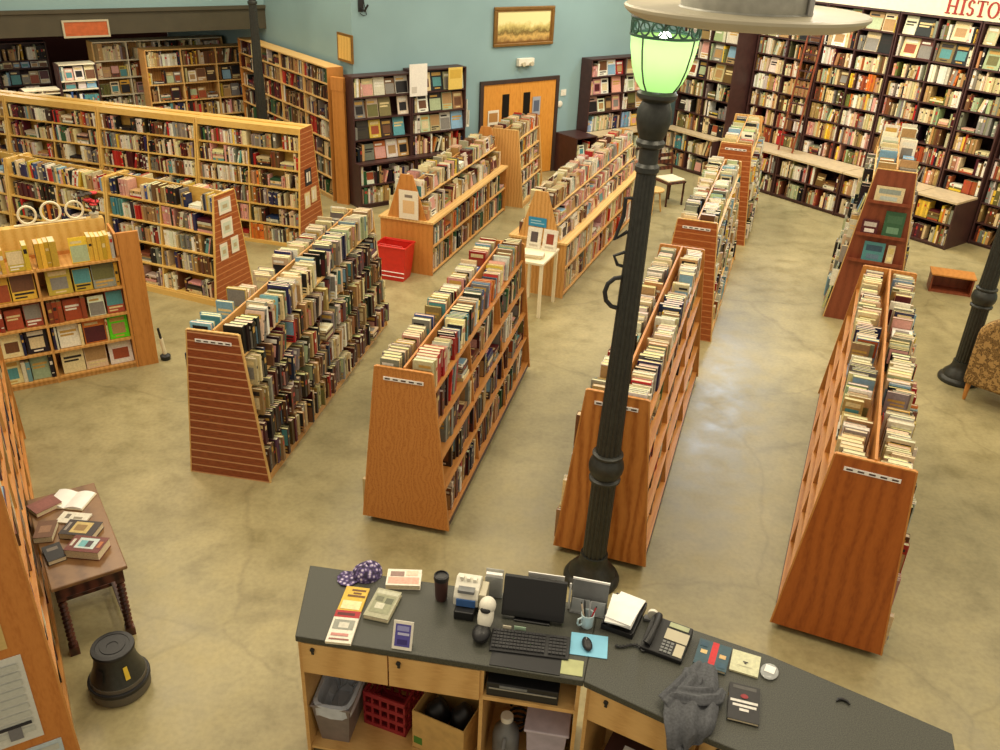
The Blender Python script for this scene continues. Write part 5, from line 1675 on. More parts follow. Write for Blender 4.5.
def drape(name, path, widths, seed, thick=0.012, folds=3, amp=0.02, nu=26):
    """path: world points of the cloth's middle line; widths along it."""
    rn = random.Random(seed)
    ph_ = [rn.uniform(0, 6.28) for _ in range(4)]
    P = [Vector(p) for p in path]
    # resample
    n = 36
    acc = [0]
    for a, b in zip(P, P[1:]): acc.append(acc[-1] + (b - a).length)
    pts, ws = [], []
    for i in range(n + 1):
        t = acc[-1] * i / n
        k = max(j for j in range(len(P)) if acc[j] <= t + 1e-9)
        k = min(k, len(P) - 2)
        f = (t - acc[k]) / (acc[k + 1] - acc[k])
        pts.append(P[k].lerp(P[k + 1], f))
        ws.append(widths[k] * (1 - f) + widths[k + 1] * f)
    vs, fs = [], []
    for i, p in enumerate(pts):
        tg = (pts[min(i + 1, n)] - pts[max(i - 1, 0)]).normalized()
        side = Vector((tg.y, -tg.x, 0))
        side = side.normalized() if side.length > 0.15 else Vector((math.cos(rB), math.sin(rB), 0))
        nr = side.cross(tg)
        if nr.z < 0 and abs(nr.z) > 0.2: nr = -nr
        if abs(tg.z) > 0.8:
            nr = Vector((math.sin(rB), -math.cos(rB), 0))
        for j in range(nu + 1):
            s = j / nu * 2 - 1
            v_ = i / n
            f = amp * (0.5 + 0.5 * math.sin(folds * PI * s + ph_[0] + 3 * v_)) + amp * 0.6 * (0.5 + 0.5 * math.sin(2.1 * folds * s + 9 * v_ + ph_[1])) + amp * 0.5 * (0.5 + 0.5 * math.sin(14 * v_ + 2 * s + ph_[2]))
            edge = (1 - abs(s) ** 4) * min(1, 0.25 + 3.5 * v_) * min(1, 0.3 + 3 * (1 - v_))
            w = ws[i] * (1 + 0.06 * math.sin(11 * v_ + ph_[3] + s))
            q = p + side * (s * w / 2) + nr * (f * edge + thick)
            vs.append(q)
    m = nu + 1
    for i in range(n):
        for j in range(nu):
            fs.append((i * m + j, i * m + j + 1, (i + 1) * m + j + 1, (i + 1) * m + j))
    mb = MB()
    mb.add(vs, fs)
    o = mb.build(name, ['jacket'], jk, smooth=True)
    so = o.modifiers.new('cloth_thickness', 'SOLIDIFY')
    so.thickness = 0.006
    so.offset = 0
    return o


fe = TB.inverted()
def onB(x, y, z):
    return TB @ Vector((x, y, z))
drape('jacket_body', [onB(0.56, 0.45, CZ + 0.005), onB(0.57, 0.32, CZ + 0.02), onB(0.575, 0.14, CZ + 0.03), onB(0.59, 0.0, CZ + 0.02), onB(0.60, -0.035, CZ + 0.005), onB(0.615, -0.055, CZ - 0.05), onB(0.64, -0.075, CZ - 0.3), onB(0.64, -0.075, CZ - 0.5)], [0.12, 0.2, 0.28, 0.26, 0.24, 0.21, 0.18, 0.17], 3, folds=3, amp=0.026)
drape('sleeve', [onB(0.44, 0.12, CZ + 0.03), onB(0.52, 0.12, CZ + 0.055), onB(0.60, 0.15, CZ + 0.06), onB(0.67, 0.21, CZ + 0.04), onB(0.685, 0.3, CZ + 0.012)], [0.1, 0.12, 0.13, 0.1, 0.07], 5, folds=2, amp=0.022, nu=16)
drape('sleeve', [onB(0.50, 0.36, CZ + 0.015), onB(0.53, 0.27, CZ + 0.05), onB(0.5, 0.14, CZ + 0.05), onB(0.44, 0.05, CZ + 0.03)], [0.08, 0.11, 0.12, 0.09], 8, folds=2, amp=0.02, nu=16)

# ---- things in the open bays
tb_ = thing('waste_bin', 'grey waste bin with clear liner in the leftmost counter bay', 'bin', TA @ Vector((0.16, 0.265, 0.081)), rA)
tb_.scale = (1.0, 1.0, 0.8)
mb = MB()
for (k_, o_) in ((1.0, 1), (0.94, -1)):
    a = [(-0.09 * k_, -0.16 * k_, 0.0 if o_ > 0 else 0.01), (0.09 * k_, -0.16 * k_, 0.0 if o_ > 0 else 0.01), (0.09 * k_, 0.16 * k_, 0.0 if o_ > 0 else 0.01), (-0.09 * k_, 0.16 * k_, 0.0 if o_ > 0 else 0.01)]
    b = [(-0.12 * k_, -0.21 * k_, 0.43), (0.12 * k_, -0.21 * k_, 0.43), (0.12 * k_, 0.21 * k_, 0.43), (-0.12 * k_, 0.21 * k_, 0.43)]
    F_ = [(0, 1, 5, 4), (1, 2, 6, 5), (2, 3, 7, 6), (3, 0, 4, 7), (0, 3, 2, 1)]
    mb.add(a + b, F_ if o_ > 0 else [tuple(reversed(f)) for f in F_])
mb.build('bin_body', ['binplastic'], tb_)
MB().tube([(-0.122, -0.212, 0.43), (0.122, -0.212, 0.43), (0.122, 0.212, 0.43), (-0.122, 0.212, 0.43)], 0.011, 8, closed=True).build('rim', ['binplastic'], tb_)
mb = MB()
lin_ = []
for i in range(24):
    a = 2 * PI * i / 24
    sx, sy = (abs(math.cos(a)) ** 0.4) * math.copysign(1, math.cos(a)), (abs(math.sin(a)) ** 0.4) * math.copysign(1, math.sin(a))
    lin_.append((sx, sy))
vs = []
for (kx, ky, z, w_) in ((0.127, 0.217, 0.33, 0.012), (0.13, 0.22, 0.445, 0.006), (0.108, 0.196, 0.448, 0.0), (0.09, 0.17, 0.3, 0.02), (0.05, 0.1, 0.26, 0.03)):
    for i, (sx, sy) in enumerate(lin_):
        vs.append((kx * sx, ky * sy, z + w_ * math.sin(i * 2.3)))
fs = [(j * 24 + i, j * 24 + (i + 1) % 24, (j + 1) * 24 + (i + 1) % 24, (j + 1) * 24 + i) for j in range(4) for i in range(24)]
fs.append(tuple(4 * 24 + i for i in range(24)))
mb.add(vs, fs)
mb.build('liner', ['bag'], tb_)
cr = thing('milk_crate', 'dark red plastic crate on the counter base shelf', 'crate', TA @ Vector((0.472, 0.38, 0.081)), rA + R(-12))
mb = MB()
w2, d2, h2 = 0.15, 0.14, 0.27
for z in (0.0, 0.085, 0.17, 0.255):
    for (x0, y0, x1, y1) in ((-w2, -d2, w2, -d2 + 0.012), (-w2, d2 - 0.012, w2, d2), (-w2, -d2 + 0.012, -w2 + 0.012, d2 - 0.012), (w2 - 0.012, -d2 + 0.012, w2, d2 - 0.012)):
        mb.box(x0, y0, z, x1, y1, z + (0.03 if z < 0.25 else 0.035))
for k_ in range(6):
    x = -w2 + 0.0 + k_ * (2 * w2 - 0.014) / 5
    mb.box(x, -d2 + 0.001, 0.0, x + 0.014, -d2 + 0.011, 0.28)
    mb.box(x, d2 - 0.011, 0.0, x + 0.014, d2 - 0.001, 0.28)
for k_ in range(5):
    y = -d2 + k_ * (2 * d2 - 0.014) / 4
    mb.box(-w2 + 0.001, y, 0, -w2 + 0.011, y + 0.014, 0.28)
    mb.box(w2 - 0.011, y, 0, w2 - 0.001, y + 0.014, 0.28)
mb.box(-w2 + 0.012, -d2 + 0.012, 0, w2 - 0.012, d2 - 0.012, 0.01)
mb.build('crate_body', ['crate'], cr)
bx = thing('cardboard_box', 'open cardboard box full of dark bags on the base shelf', 'box', TA @ Vector((0.868, 0.255, 0.081)), rA + R(-16))
mb = MB()
w2, d2, h2 = 0.18, 0.155, 0.33
for (x0, y0, x1, y1) in ((-w2, -d2, w2, -d2 + 0.006), (-w2, d2 - 0.006, w2, d2), (-w2, -d2 + 0.006, -w2 + 0.006, d2 - 0.006), (w2 - 0.006, -d2 + 0.006, w2, d2 - 0.006)):
    mb.box(x0, y0, 0, x1, y1, h2)
mb.box(-w2, -d2, 0, w2, d2, 0.006)
mb.build('carton', ['card'], bx)
MB().box(-w2 + 0.01, -d2 - 0.002, 0.05, -w2 + 0.07, -d2 - 0.0004, 0.11).build('green_mark', ['green'], bx)
for i_, (x, y, r_, lab) in enumerate(((-0.078, -0.015, 0.078, 'crumpled black bag at the front of the cardboard box'), (0.08, 0.02, 0.078, 'crumpled black bag at the back of the cardboard box'))):
    mb = MB()
    mb.sphere((0, 0, 0), (r_, r_ * 1.15, 0.13), 0, None, 22, 14)
    rr_ = random.Random(i_)
    mb.v = [(a * (1 + 0.1 * math.sin(38 * b + 20 * c)), b * (1 + 0.1 * math.sin(31 * a + 25 * c)), c * (1 + 0.12 * math.sin(40 * a + 33 * b))) for a, b, c in mb.v]
    o = mb.build('plastic_bag', ['black'], None, smooth=True)
    o.matrix_world = bx.matrix_basis @ Matrix.Translation((x, y, 0.19))
    tag(o, lab, 'bag')
gb = thing('storage_tub', 'pale lilac storage tub below the desktop computer', 'tub', TA @ Vector((1.495, 0.25, 0.081)), rA)
mb = MB()
for (k_, o_) in ((1.0, 1), (0.95, -1)):
    a = [(-0.1 * k_, -0.15 * k_, 0.0 if o_ > 0 else 0.012), (0.1 * k_, -0.15 * k_, 0.0 if o_ > 0 else 0.012), (0.1 * k_, 0.15 * k_, 0.0 if o_ > 0 else 0.012), (-0.1 * k_, 0.15 * k_, 0.0 if o_ > 0 else 0.012)]
    b = [(-0.12 * k_, -0.18 * k_, 0.42), (0.12 * k_, -0.18 * k_, 0.42), (0.12 * k_, 0.18 * k_, 0.42), (-0.12 * k_, 0.18 * k_, 0.42)]
    mb.add(a + b, F_ if o_ > 0 else [tuple(reversed(f)) for f in F_])
mb.build('tub_body', [plain('lilac_plastic', (176, 166, 178), 0.5)], gb)
MB().box(-0.135, -0.195, 0.42, 0.135, 0.195, 0.44).build('lid', [plain('lilac_lid', (190, 180, 190), 0.5)], gb, bevel=0.006)
vb = thing('plastic_jug', 'cloudy grey plastic jug in the bay left of the lilac tub', 'jug', TA @ Vector((1.24, 0.2, 0.081)), rA)
MB().lathe([(0.075, 0), (0.082, 0.01), (0.085, 0.2), (0.075, 0.25), (0.045, 0.29), (0.035, 0.31), (0.035, 0.34)], 24).build('jug_body', ['grayp'], vb, smooth=True)
MB().lathe([(0.04, 0.335), (0.04, 0.365), (0.036, 0.37)], 18).build('jug_cap', ['white'], vb, smooth=True)
MB().tube([(0.0, -0.08, 0.1), (0.0, -0.12, 0.12), (0.0, -0.12, 0.22), (0.0, -0.075, 0.25)], 0.012, 8).build('jug_handle', ['grayp'], vb, smooth=True)
cbl = MB()
cbl.tube([(0.07 * math.cos(t * 0.5) * (1 + 0.2 * math.sin(t)), 0.06 * math.sin(t * 0.5), 0.012 + 0.004 * t) for t in range(44)], 0.009, 6)
tag(cbl.build('cable_coil', ['black'], None, smooth=True, loc=TA @ Vector((1.29, 0.42, 0.083))), 'coil of black cable on the base shelf beside the jug', 'cable')
cbx = thing('carton', 'small dark carton with white flap in right counter bay', 'box', TB @ Vector((0.34, 0.2, 0.081)), rB)
MB().box(-0.2, -0.12, 0, 0.2, 0.18, 0.4).build('carton_body', ['dark'], cbx, bevel=0.004)
MB().box(-0.1, -0.13, 0.4, 0.12, -0.02, 0.404).build('flap', ['paper'], cbx)
# ---------------------------------------------------------------- iron lamp posts


def lamp_post(x, y, label, rz=0.0, tilt=0.0, hs=1.0):
    root = thing('lamp_post', label, 'lamp', (x, y, 0), 0, 'iron lamp posts')
    root.rotation_euler = (0, tilt, 0)
    root.scale = (1, 1, hs)
    MB().lathe([(0.225, 0), (0.23, 0.03), (0.22, 0.05), (0.19, 0.07), (0.185, 0.1), (0.13, 0.16), (0.115, 0.2), (0.11, 0.26)], 28).build('base', ['iron'], root, smooth=True)
    MB().lathe([(0.098, 0.25), (0.098, 0.97)], 48, flute=16, fd=0.1).build('lower_shaft', ['iron'], root, smooth=False)
    MB().lathe([(0.1, 0.96), (0.12, 0.965), (0.122, 0.985), (0.105, 1.0), (0.13, 1.05), (0.136, 1.09), (0.128, 1.13), (0.105, 1.17), (0.118, 1.185), (0.118, 1.2), (0.1, 1.21)], 28).build('collar', ['iron'], root, smooth=True)
    MB().lathe([(0.097, 1.2), (0.066, 3.3)], 48, flute=16, fd=0.1).build('upper_shaft', ['iron'], root, smooth=False)
    MB().lathe([(0.068, 3.29), (0.078, 3.3), (0.078, 3.33), (0.062, 3.35), (0.062, 3.44), (0.09, 3.46), (0.092, 3.48), (0.075, 3.5), (0.095, 3.55), (0.11, 3.61), (0.108, 3.67), (0.085, 3.72), (0.11, 3.735), (0.125, 3.75), (0.125, 3.77), (0.1, 3.79)], 28).build('capital', ['iron'], root, smooth=True)
    MB().lathe([(0.108, 3.79), (0.145, 3.84), (0.176, 3.92), (0.197, 4.02), (0.204, 4.09)], 32, cap=False).build('glass_globe', ['globe'], root, smooth=True)
    mb = MB()
    for z in (4.095, 4.185):
        mb.tube([(0.205 * math.cos(a * PI / 18), 0.205 * math.sin(a * PI / 18), z) for a in range(36)], 0.008, 6, closed=True)
    for k in range(16):
        a0 = 2 * PI * k / 16
        mb.tube([(0.205 * math.cos(a0 + 0.16 * math.cos(t * PI / 6)), 0.205 * math.sin(a0 + 0.16 * math.cos(t * PI / 6)), 4.14 + 0.036 * math.sin(t * PI / 6)) for t in range(12)], 0.006, 5, closed=True)
    mb.build('filigree_band', [plain('verdigris_iron_' + str(len(bpy.data.materials)), (52, 84, 70), 0.5, 0.2)], root)
    for k in range(4):
        a = PI / 4 + k * PI / 2
        MB().tube([((r_ + 0.008) * math.cos(a), (r_ + 0.008) * math.sin(a), z) for r_, z in ((0.108, 3.79), (0.145, 3.84), (0.176, 3.92), (0.197, 4.02), (0.204, 4.09))], 0.005, 6).build('rib', ['iron'], root)
    MB().lathe([(0.215, 4.19), (0.2, 4.22), (0.12, 4.31), (0.05, 4.36), (0.02, 4.4), (0.0, 4.46)], 28).build('lantern_cap', ['iron'], root, smooth=True)
    bl = MB()
    bl.sphere((0, 0, 4.06), (0.045, 0.045, 0.06), 0, None, 14, 10)
    bl.tube([(0, 0, 4.115), (0, 0, 4.2)], 0.012, 8, 1)
    bl.build('bulb', ['bulb', 'iron'], root, smooth=True)
    return root


lp = lamp_post(0.82, 5.55, 'tall iron lamp post with lit green globe behind the counter', R(20), 0.017, 1.022)
lamp_post(5.55, 9.44, 'iron lamp post at the right edge beside the floral armchair', R(10))
lamp_post(-4.32, 15.36, 'iron lamp post standing behind the rear left birch row', 0.0)
# black hanging hook bracket and strap on the main post
bq = MB()
bq.tube([(x_, -0.02, z_ + 0.56) for x_, z_ in ((-0.075, 2.03), (-0.12, 2.02), (-0.16, 1.98), (-0.175, 1.92), (-0.16, 1.86), (-0.12, 1.82), (-0.08, 1.81))], 0.016, 8)
bq.build('hook', ['black'], lp, smooth=True)
mb = MB()
mb.tube([(-0.06, 0, 3.12), (-0.11, 0, 3.12), (-0.11, 0, 3.0), (-0.15, 0, 2.84), (-0.07, 0, 2.9)], 0.014, 6)
mb.tube([(-0.07, 0, 2.76), (-0.14, 0, 2.73), (-0.11, 0, 2.67), (-0.07, 0, 2.66)], 0.012, 6)
mb.build('bracket', ['black'], lp)

# ---------------------------------------------------------------- pendant dish close to the balcony
pd = thing('pendant_lamp', 'large cream dish pendant lamp with grey drum, hanging at top', 'lamp', (0.845, 3.5, 4.515))
mb = MB()
mb.lathe([(0.0, 0.0), (0.24, 0.0), (0.28, -0.002), (0.36, -0.006), (0.42, 0.0), (0.438, 0.004), (0.446, -0.002), (0.444, -0.012), (0.425, -0.028), (0.39, -0.042), (0.33, -0.048), (0.3, -0.046), (0.29, -0.052), (0.0, -0.054)], 64, cap=False)
mb.build('dish', ['cream_enamel'], pd, smooth=True)
mb = MB()
mb.lathe([(0.245, 0.0), (0.238, 0.006), (0.234, 0.22), (0.22, 0.25), (0.0, 0.265)], 48, cap=False)
mb.build('drum', ['galv'], pd, smooth=True)
MB().tube([(0, 0, 0.265), (0, 0, 1.6)], 0.02, 10).build('stem', ['galv'], pd)
MB().tube([(0.19, -0.16, 0.0), (0.19, -0.16, 0.2)], 0.012, 8).build('clip', ['silver'], pd)

# ---------------------------------------------------------------- step stool
st = thing('step_stool', 'low wooden box stool alone on the floor at right', 'stool', (6.71, 12.38, 0), R(-18))
mb = MB()
mb.box(-0.31, -0.16, 0.265, 0.31, 0.18, 0.29)
mb.build('seat', ['oak'], st, bevel=0.004)
for s in (-1, 1):
    MB().box(s * 0.28 - 0.012, -0.14, 0, s * 0.28 + 0.012, 0.16, 0.265).build('leg_panel', ['mahog'], st)
MB().box(-0.268, 0.12, 0.03, 0.268, 0.14, 0.265).build('back_panel', ['mahog'], st)
MB().box(-0.268, -0.13, 0.0, 0.268, 0.12, 0.03).build('bottom', ['mahog'], st)

# ---------------------------------------------------------------- upholstered armchair (right edge)
ac = thing('armchair', 'floral upholstered armchair at the right edge, seen from behind', 'armchair', (5.86, 8.87, 0), R(135))
ac.scale = (1, 1, 1.08)


def cushion(name, x0, y0, z0, x1, y1, z1, parent, r_=0.06, mat='fabric'):
    o = MB().box(x0, y0, z0, x1, y1, z1).build(name, [mat], parent, smooth=True)
    b = o.modifiers.new('soft_edge', 'BEVEL')
    b.width = r_
    b.segments = 4
    return o


cushion('seat', -0.34, -0.36, 0.22, 0.34, 0.2, 0.46, ac, 0.05)
cushion('arm', -0.46, -0.38, 0.2, -0.32, 0.24, 0.64, ac, 0.06)
cushion('arm', 0.32, -0.38, 0.2, 0.46, 0.24, 0.64, ac, 0.06)
mb = MB()
bp_ = []
for k in range(13):
    a = PI * k / 12
    bp_.append((0.44 * math.cos(a), 0.78 + 0.24 * math.sin(a)))
mb.prism([(-0.44, 0.2), (0.44, 0.2)] + bp_, 0.16, 0.34, 'y')
b_ = mb.build('backrest', ['fabric'], ac, smooth=True)
bv = b_.modifiers.new('soft_edge', 'BEVEL')
bv.width = 0.05
bv.segments = 3
bv.limit_method = 'ANGLE'
for sx in (-0.38, 0.38):
    for sy in (-0.3, 0.26):
        MB().lathe([(0.016, 0), (0.024, 0.05), (0.03, 0.22)], 12, 0, None, Matrix.Translation((sx, sy, 0))).build('leg', ['oak'], ac, smooth=True)

# ---------------------------------------------------------------- dark chair far behind the main lamp post
ch = thing('wooden_chair', 'dark wooden chair far back between the corner bookcase and racks', 'chair', (*at(667, 203)[:2], 0), R(30))
MB().box(-0.22, -0.22, 0.42, 0.22, 0.22, 0.455).build('seat', ['dkwood'], ch, bevel=0.008)
for sx in (-0.19, 0.19):
    MB().tube([(sx, -0.19, 0), (sx, -0.19, 0.42)], 0.02, 8).build('leg', ['dkwood'], ch)
    MB().tube([(sx, 0.2, 0), (sx, 0.2, 0.45), (sx, 0.25, 0.9)], 0.02, 8).build('rear_leg', ['dkwood'], ch)
for z in (0.62, 0.74, 0.86):
    MB().box(-0.19, 0.2 + (z - 0.45) * 0.11, z - 0.035, 0.19, 0.218 + (z - 0.45) * 0.11, z + 0.035).build('back_slat', ['dkwood'], ch)
cu_ = cushion('cushion', -0.2, -0.2, 0.456, 0.2, 0.19, 0.5, ch, 0.02, 'whitepaint')
kk = thing('kick_stool', 'small pale stool beside the dark wooden chair', 'stool', (*at(652, 212)[:2], 0), 0.3)
MB().lathe([(0.17, 0.40), (0.18, 0.41), (0.18, 0.43), (0.17, 0.44)], 20).build('seat', ['pine_pale'], kk, smooth=True)
for q in range(3):
    a = q * 2 * PI / 3
    MB().tube([(0.17 * math.cos(a), 0.17 * math.sin(a), 0), (0.1 * math.cos(a), 0.1 * math.sin(a), 0.4)], 0.016, 8).build('leg', ['pine_pale'], kk)

# ---------------------------------------------------------------- dark table by the left foreground rack
hd = Vector((-0.56, 0.83)).normalized()
tb = thing('display_table', 'dark wooden table with twisted legs holding display books', 'table', (-3.09, 5.03, 0), math.atan2(-hd.x, hd.y))
mb = MB()
mb.box(-0.22, -0.58, 0.63, 0.27, 0.58, 0.66)
M['tabletop'] = wood('worn_table_top', (104, 72, 44), (136, 100, 62), (0.4, 0.4, 1.2), 5, 4, 0.35, fine=0.6)
mb.build('table_top', ['tabletop'], tb, bevel=0.008)
mb = MB()
for (x0, y0, x1, y1) in ((-0.2, -0.54, 0.24, -0.52), (-0.2, 0.52, 0.24, 0.54), (-0.2, -0.52, -0.18, 0.52), (0.22, -0.52, 0.24, 0.52)):
    mb.box(x0, y0, 0.53, x1, y1, 0.63)
mb.build('apron', ['dkwood'], tb)
for sx in (-0.17, 0.21):
    for sy in (-0.51, 0.51):
        mb = MB()
        mb.box(sx - 0.03, sy - 0.03, 0.5, sx + 0.03, sy + 0.03, 0.63)
        prof = [(0.03, 0.06)]
        for q in range(22):
            prof.append((0.022 + 0.009 * (q % 2), 0.08 + q * 0.0195))
        mb.lathe(prof, 14, 0, None, Matrix.Translation((sx, sy, 0)))
        mb.box(sx - 0.032, sy - 0.032, 0, sx + 0.032, sy + 0.032, 0.07)
        mb.build('leg', ['dkwood'], tb)
mb = MB()
mb.box(-0.15, -0.02, 0.08, 0.19, 0.02, 0.11)
mb.box(-0.19, -0.5, 0.08, -0.15, 0.5, 0.11)
mb.box(0.19, -0.5, 0.08, 0.23, 0.5, 0.11)
mb.build('stretcher', ['dkwood'], tb)
Ttb = TR((-3.09, 5.03, 0), math.atan2(-hd.x, hd.y))


def on_table(label, x, y, ang, wid, hei, th, cn, arts, z=0.66, col=None, group='books on the dark table'):
    p = Ttb @ Vector((x, y, 0))
    return flat_book(label, p.x, p.y, math.atan2(-hd.x, hd.y) + ang, wid, hei, th, cn, arts, z, 'book', col, group)


on_table('dark red boxed book with blue and white picture, nearest on dark table', 0.07, -0.29, R(-38), 0.25, 0.17, 0.07, 'maroon', [(0.22, 0.2, 0.78, 0.86, (200, 214, 210)), (0.3, 0.3, 0.5, 0.7, (110, 180, 186)), (0.5, 0.3, 0.66, 0.7, (70, 50, 60)), (0.06, 0.3, 0.14, 0.75, (216, 206, 190)), (0.84, 0.3, 0.94, 0.7, (186, 110, 60))], col=lin((112, 44, 34)))
on_table('black boxed book with yellow picture, second on dark table', 0.07, -0.05, R(-38), 0.25, 0.17, 0.05, 'black', [(0.26, 0.15, 0.78, 0.88, (206, 180, 110)), (0.34, 0.3, 0.66, 0.7, (150, 116, 60)), (0.07, 0.25, 0.15, 0.8, (150, 140, 130))], col=lin((50, 36, 34)))
on_table('white leaflet sheet lying below the open white book', 0.05, 0.155, R(-38), 0.22, 0.13, 0.012, 'white', [(0.2, 0.4, 0.35, 0.8, (120, 110, 96)), (0.5, 0.4, 0.8, 0.6, (150, 140, 120))])
# open book, white pages
ob = thing('open_book', 'open white book lying at the far end of dark table', 'book', Ttb @ Vector((0.07, 0.405, 0.663)), math.atan2(-hd.x, hd.y) + R(-38), 'books on the dark table')
MB().box(-0.15, -0.11, 0, 0.15, 0.11, 0.006).build('cover', ['whitepaint'], ob)
for s in (-1, 1):
    mb = MB()
    n_ = 8
    prof = [(s * 0.145 * i / n_, 0.006 + 0.022 * math.sin(PI * min(1, 0.15 + 0.85 * (1 - i / n_)))) for i in range(n_ + 1)]
    poly = [(0, 0.006)] + [(s * 0.145, 0.006)] + prof[::-1]
    poly = [(x, max(z, 0.0062)) for x, z in poly]
    mb.prism(poly if s > 0 else poly[::-1], -0.105, 0.105, 'y')
    mb.build('page_block', ['paper'], ob)
on_table('dull pink hardback leaning spread by the left rack, on dark table', -0.11, 0.40, R(-70), 0.15, 0.2, 0.04, 'pink', [(0.2, 0.2, 0.8, 0.8, (150, 90, 80))], col=lin((140, 84, 74)))
on_table('brown hardback lying left of the black boxed book', -0.15, 0.06, R(-20), 0.13, 0.2, 0.05, 'brown', [(0.2, 0.3, 0.8, 0.7, (150, 110, 80))])
on_table('black hardback lying left of the dark red boxed book', -0.14, -0.22, R(5), 0.12, 0.19, 0.035, 'black', [(0.2, 0.6, 0.8, 0.8, (120, 110, 100))])

# ---------------------------------------------------------------- round black step stool on the floor
rs = thing('kick_step', 'round black kick step with yellow label near the left table', 'step stool', (-2.50, 4.23, 0), R(-35))
rs.scale = (0.9, 0.9, 0.95)
M['skirt'] = plain('scuffed_skirt', (92, 86, 74), 0.6)
MB().lathe([(0.205, 0.0), (0.215, 0.015), (0.215, 0.08), (0.205, 0.09), (0.2, 0.15)], 32).build('skirt', ['skirt'], rs, smooth=True)
MB().lathe([(0.218, 0.085), (0.222, 0.09), (0.222, 0.115), (0.218, 0.12)], 32).build('bumper', ['black'], rs, smooth=True)
MB().lathe([(0.196, 0.15), (0.16, 0.24), (0.14, 0.34), (0.138, 0.365)], 32).build('body', ['iron'], rs, smooth=True)
mb = MB()
mb.lathe([(0.14, 0.365), (0.152, 0.37), (0.155, 0.39), (0.15, 0.4), (0.12, 0.402), (0.118, 0.398), (0.09, 0.398), (0.088, 0.402), (0.04, 0.402), (0.038, 0.398), (0.0, 0.398)], 32, cap=False)
mb.build('tread', ['black'], rs, smooth=True)
for (a, nm, m_, w_) in ((-0.12, 'label', [plain('yellow_label', (216, 186, 60), 0.5)], 0.16), (-1.3, 'vent', ['black'], 0.3)):
    mb = MB()
    vs = []
    for j in range(2):
        for i in range(5):
            q = a + w_ * (i - 2) / 2 * 0.6
            rr_ = (0.177, 0.152)[j] + 0.004
            vs.append((rr_ * math.cos(q), rr_ * math.sin(q), (0.2, 0.3)[j]))
    mb.add(vs, [(i, i + 1, 6 + i, 5 + i) for i in range(4)])
    o = mb.build(nm, m_, rs)
    s_ = o.modifiers.new('thickness', 'SOLIDIFY')
    s_.thickness = 0.003
    s_.offset = 1

# ---------------------------------------------------------------- sort out which books are seen best; those become single objects
bpy.context.view_layer.update()
MAXB = 300
n_special = sum(1 for o in SPECIAL if o.name.split('.')[0] == 'book')
vv_, ff_, owner = [], [], []
for i, r in enumerate(RECS):
    b = len(vv_)
    w, h, d, T = r['w'] / 2, r['h'], r['d'], r['T']
    vv_.extend(T @ Vector(p) for p in ((-w, -d, 0), (w, -d, 0), (w, 0, 0), (-w, 0, 0), (-w, -d, h), (w, -d, h), (w, 0, h), (-w, 0, h)))
    for f in MB.BF:
        ff_.append(tuple(b + k for k in f))
        owner.append(i)
dg = bpy.context.evaluated_depsgraph_get()
for o in list(sc.objects):
    if o.type != 'MESH': continue
    me = o.evaluated_get(dg).to_mesh()
    b = len(vv_)
    mw = o.matrix_world
    vv_.extend(mw @ v.co for v in me.vertices)
    for p in me.polygons:
        ff_.append(tuple(b + k for k in p.vertices))
        owner.append(-1)
    o.evaluated_get(dg).to_mesh_clear()
tree = BVHTree.FromPolygons(vv_, ff_)
hits = [0] * len(RECS)
for py in range(1, 750, 2):
    for px in range(1, 1000, 2):
        d = (C_R * ((px - 500) / FPX) - C_U * ((py - 375) / FPX) + _fw).normalized()
        h = tree.ray_cast(CAM_O, d)
        if h[2] is not None and owner[h[2]] >= 0:
            hits[owner[h[2]]] += 1
order = sorted(range(len(RECS)), key=lambda i: -hits[i])
chosen = set(order[:MAXB - n_special])
print('books', len(RECS), 'seen', sum(1 for x in hits if x), 'special', n_special, 'least hits', hits[order[MAXB - n_special - 1]])

# number the books of every row from the end named in its label
rows = {}
for i, r in enumerate(RECS):
    key = r['row']
    T0, rz, mode = Vector(key[4]), key[5], key[6]
    loc = Matrix.Rotation(-rz, 4, 'Z') @ (r['T'].translation - T0)
    rows.setdefault(key[:4] + (key[4],), []).append(((loc.y if mode == 1 else loc.x), loc.z, i))
ordn = {}
for key, lst in rows.items():
    lst.sort()
    for q, (_, _, i) in enumerate(lst):
        ordn[i] = q + 1
rest = MB()
for i, r in enumerate(RECS):
    if i not in chosen:
        book_geo(rest, rest, r, r['T'], False)
        continue
    mb, pg = MB(), MB()
    book_geo(mb, pg, r, Matrix.Identity(4), True)
    o = mb.build('book', ['print'])
    o.matrix_world = r['T']
    pg.build('page_block', ['print'], o)
    ph_, side, tier, end = r['row'][:4]
    what = {'face': 'face-out book', 'flat': 'flat-lying book', 'spine': 'book'}[r['kind']]
    lab = f"{r['cn']} {what}, {ORD(ordn[i])} from {end}, {tier} shelf" + (f", {side}" if side else '') + f", {ph_}"
    tag(o, lab, 'book', 'books on the ' + ph_)
st_ = rest.build('shelved_books', ['print'])
tag(st_, 'all the smaller books filling the racks and wall shelves', 'books', None, 'stuff')

# ---------------------------------------------------------------- light


def area(name, loc, sx, sy, energy, col, target=None):
    l = bpy.data.lights.new(name, 'AREA')
    l.shape = 'RECTANGLE'
    l.size, l.size_y = sx, sy
    l.energy = energy
    l.color = col
    o = bpy.data.objects.new(name, l)
    COLL.objects.link(o)
    o.location = loc
    if target is not None:
        o.rotation_euler = (Vector(target) - Vector(loc)).to_track_quat('-Z', 'Y').to_euler()
    return o


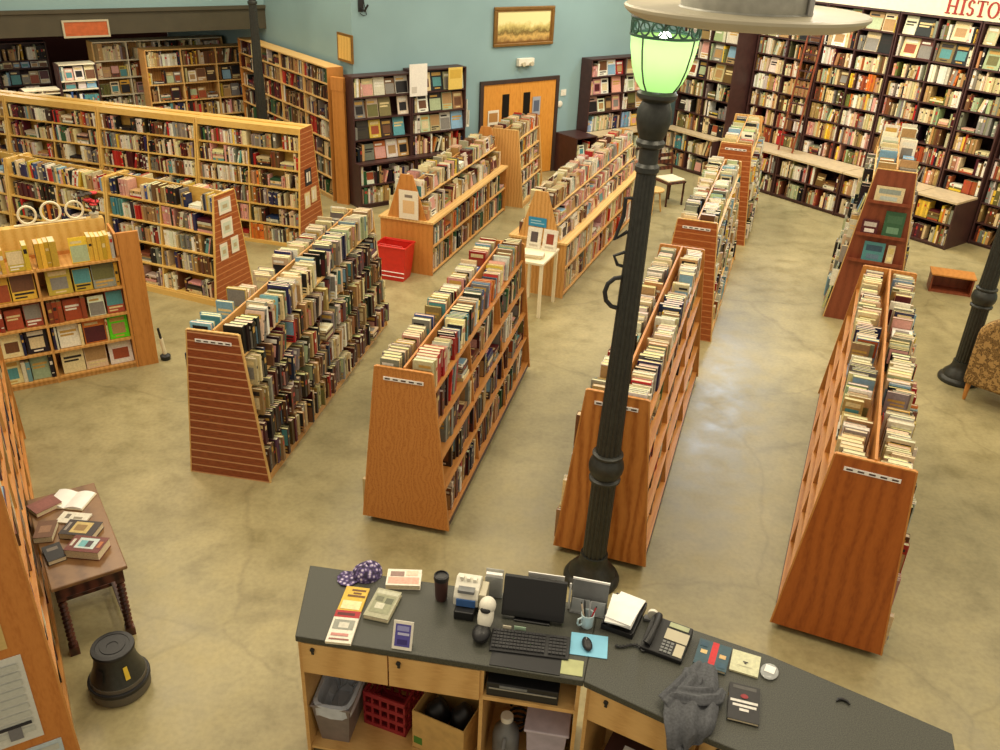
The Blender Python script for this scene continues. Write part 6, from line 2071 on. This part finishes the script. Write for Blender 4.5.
WARM = (1.0, 0.86, 0.62)
for (x, y) in ((-5.5, 5.5), (-1.5, 5.0), (2.8, 5.0), (-5.5, 10.5), (-1.0, 10.0), (3.6, 10.0), (8.0, 9.0), (0.6, 14.0), (5.5, 14.5), (-4.0, 15.5), (10.5, 6.5)):
    area('ceiling_lamp', (x, y, 6.6), 1.6, 1.6, 85 if (x > 3 and y > 9.5) else 175 if (x < -3 and y > 10) else 124, WARM)
for n_ in (5.0, 8.5, 12.0):  # unseen fill lights added to brighten the right wall bookcases
    area('added_wall_fill', W3(11.6, n_, 6.2), 0.8, 0.8, 130, (1.0, 0.86, 0.64), W3(15.3, n_, 1.5))
for (u, n) in ((2.6, 18.3), (4.6, 18.0), (1.0, 20.5)):
    area('mezzanine_lamp', W3(u, n, 2.5), 1.2, 0.3, 26, (1.0, 0.9, 0.74))
area('cool_lamp', (4.9, 17.6, 5.1), 1.3, 0.9, 150, (0.74, 0.86, 1.0), (2.35, 8.6, 0.0))
pl = bpy.data.lights.new('lamp_glow', 'POINT')
pl.energy = 4.5
pl.color = (0.96, 1.0, 0.96)
pl.shadow_soft_size = 0.06
po = bpy.data.objects.new('lamp_glow', pl)
COLL.objects.link(po)
po.location = (0.89, 5.55, 4.13)

w = bpy.data.worlds.new('shop_air')
sc.world = w
w.use_nodes = True
bg = w.node_tree.nodes['Background']
bg.inputs['Color'].default_value = (1.0, 0.86, 0.66, 1)
bg.inputs['Strength'].default_value = 0.64

# ---------------------------------------------------------------- camera
cam = bpy.data.cameras.new('camera')
cam.sensor_fit = 'HORIZONTAL'
cam.sensor_width = 36.0
cam.lens = FPX * 36.0 / 1000.0
cam.clip_start = 0.05
cam.clip_end = 200
co = bpy.data.objects.new('camera', cam)
COLL.objects.link(co)
rot = Matrix((C_R, C_U, -_fw)).transposed()
co.matrix_world = Matrix.Translation(CAM_O) @ rot.to_4x4()
sc.camera = co
vs_ = sc.view_settings
vs_.view_transform = 'Standard'
vs_.look = 'None'
vs_.exposure = 0.0
vs_.gamma = 1.0
vs_.use_curve_mapping = False
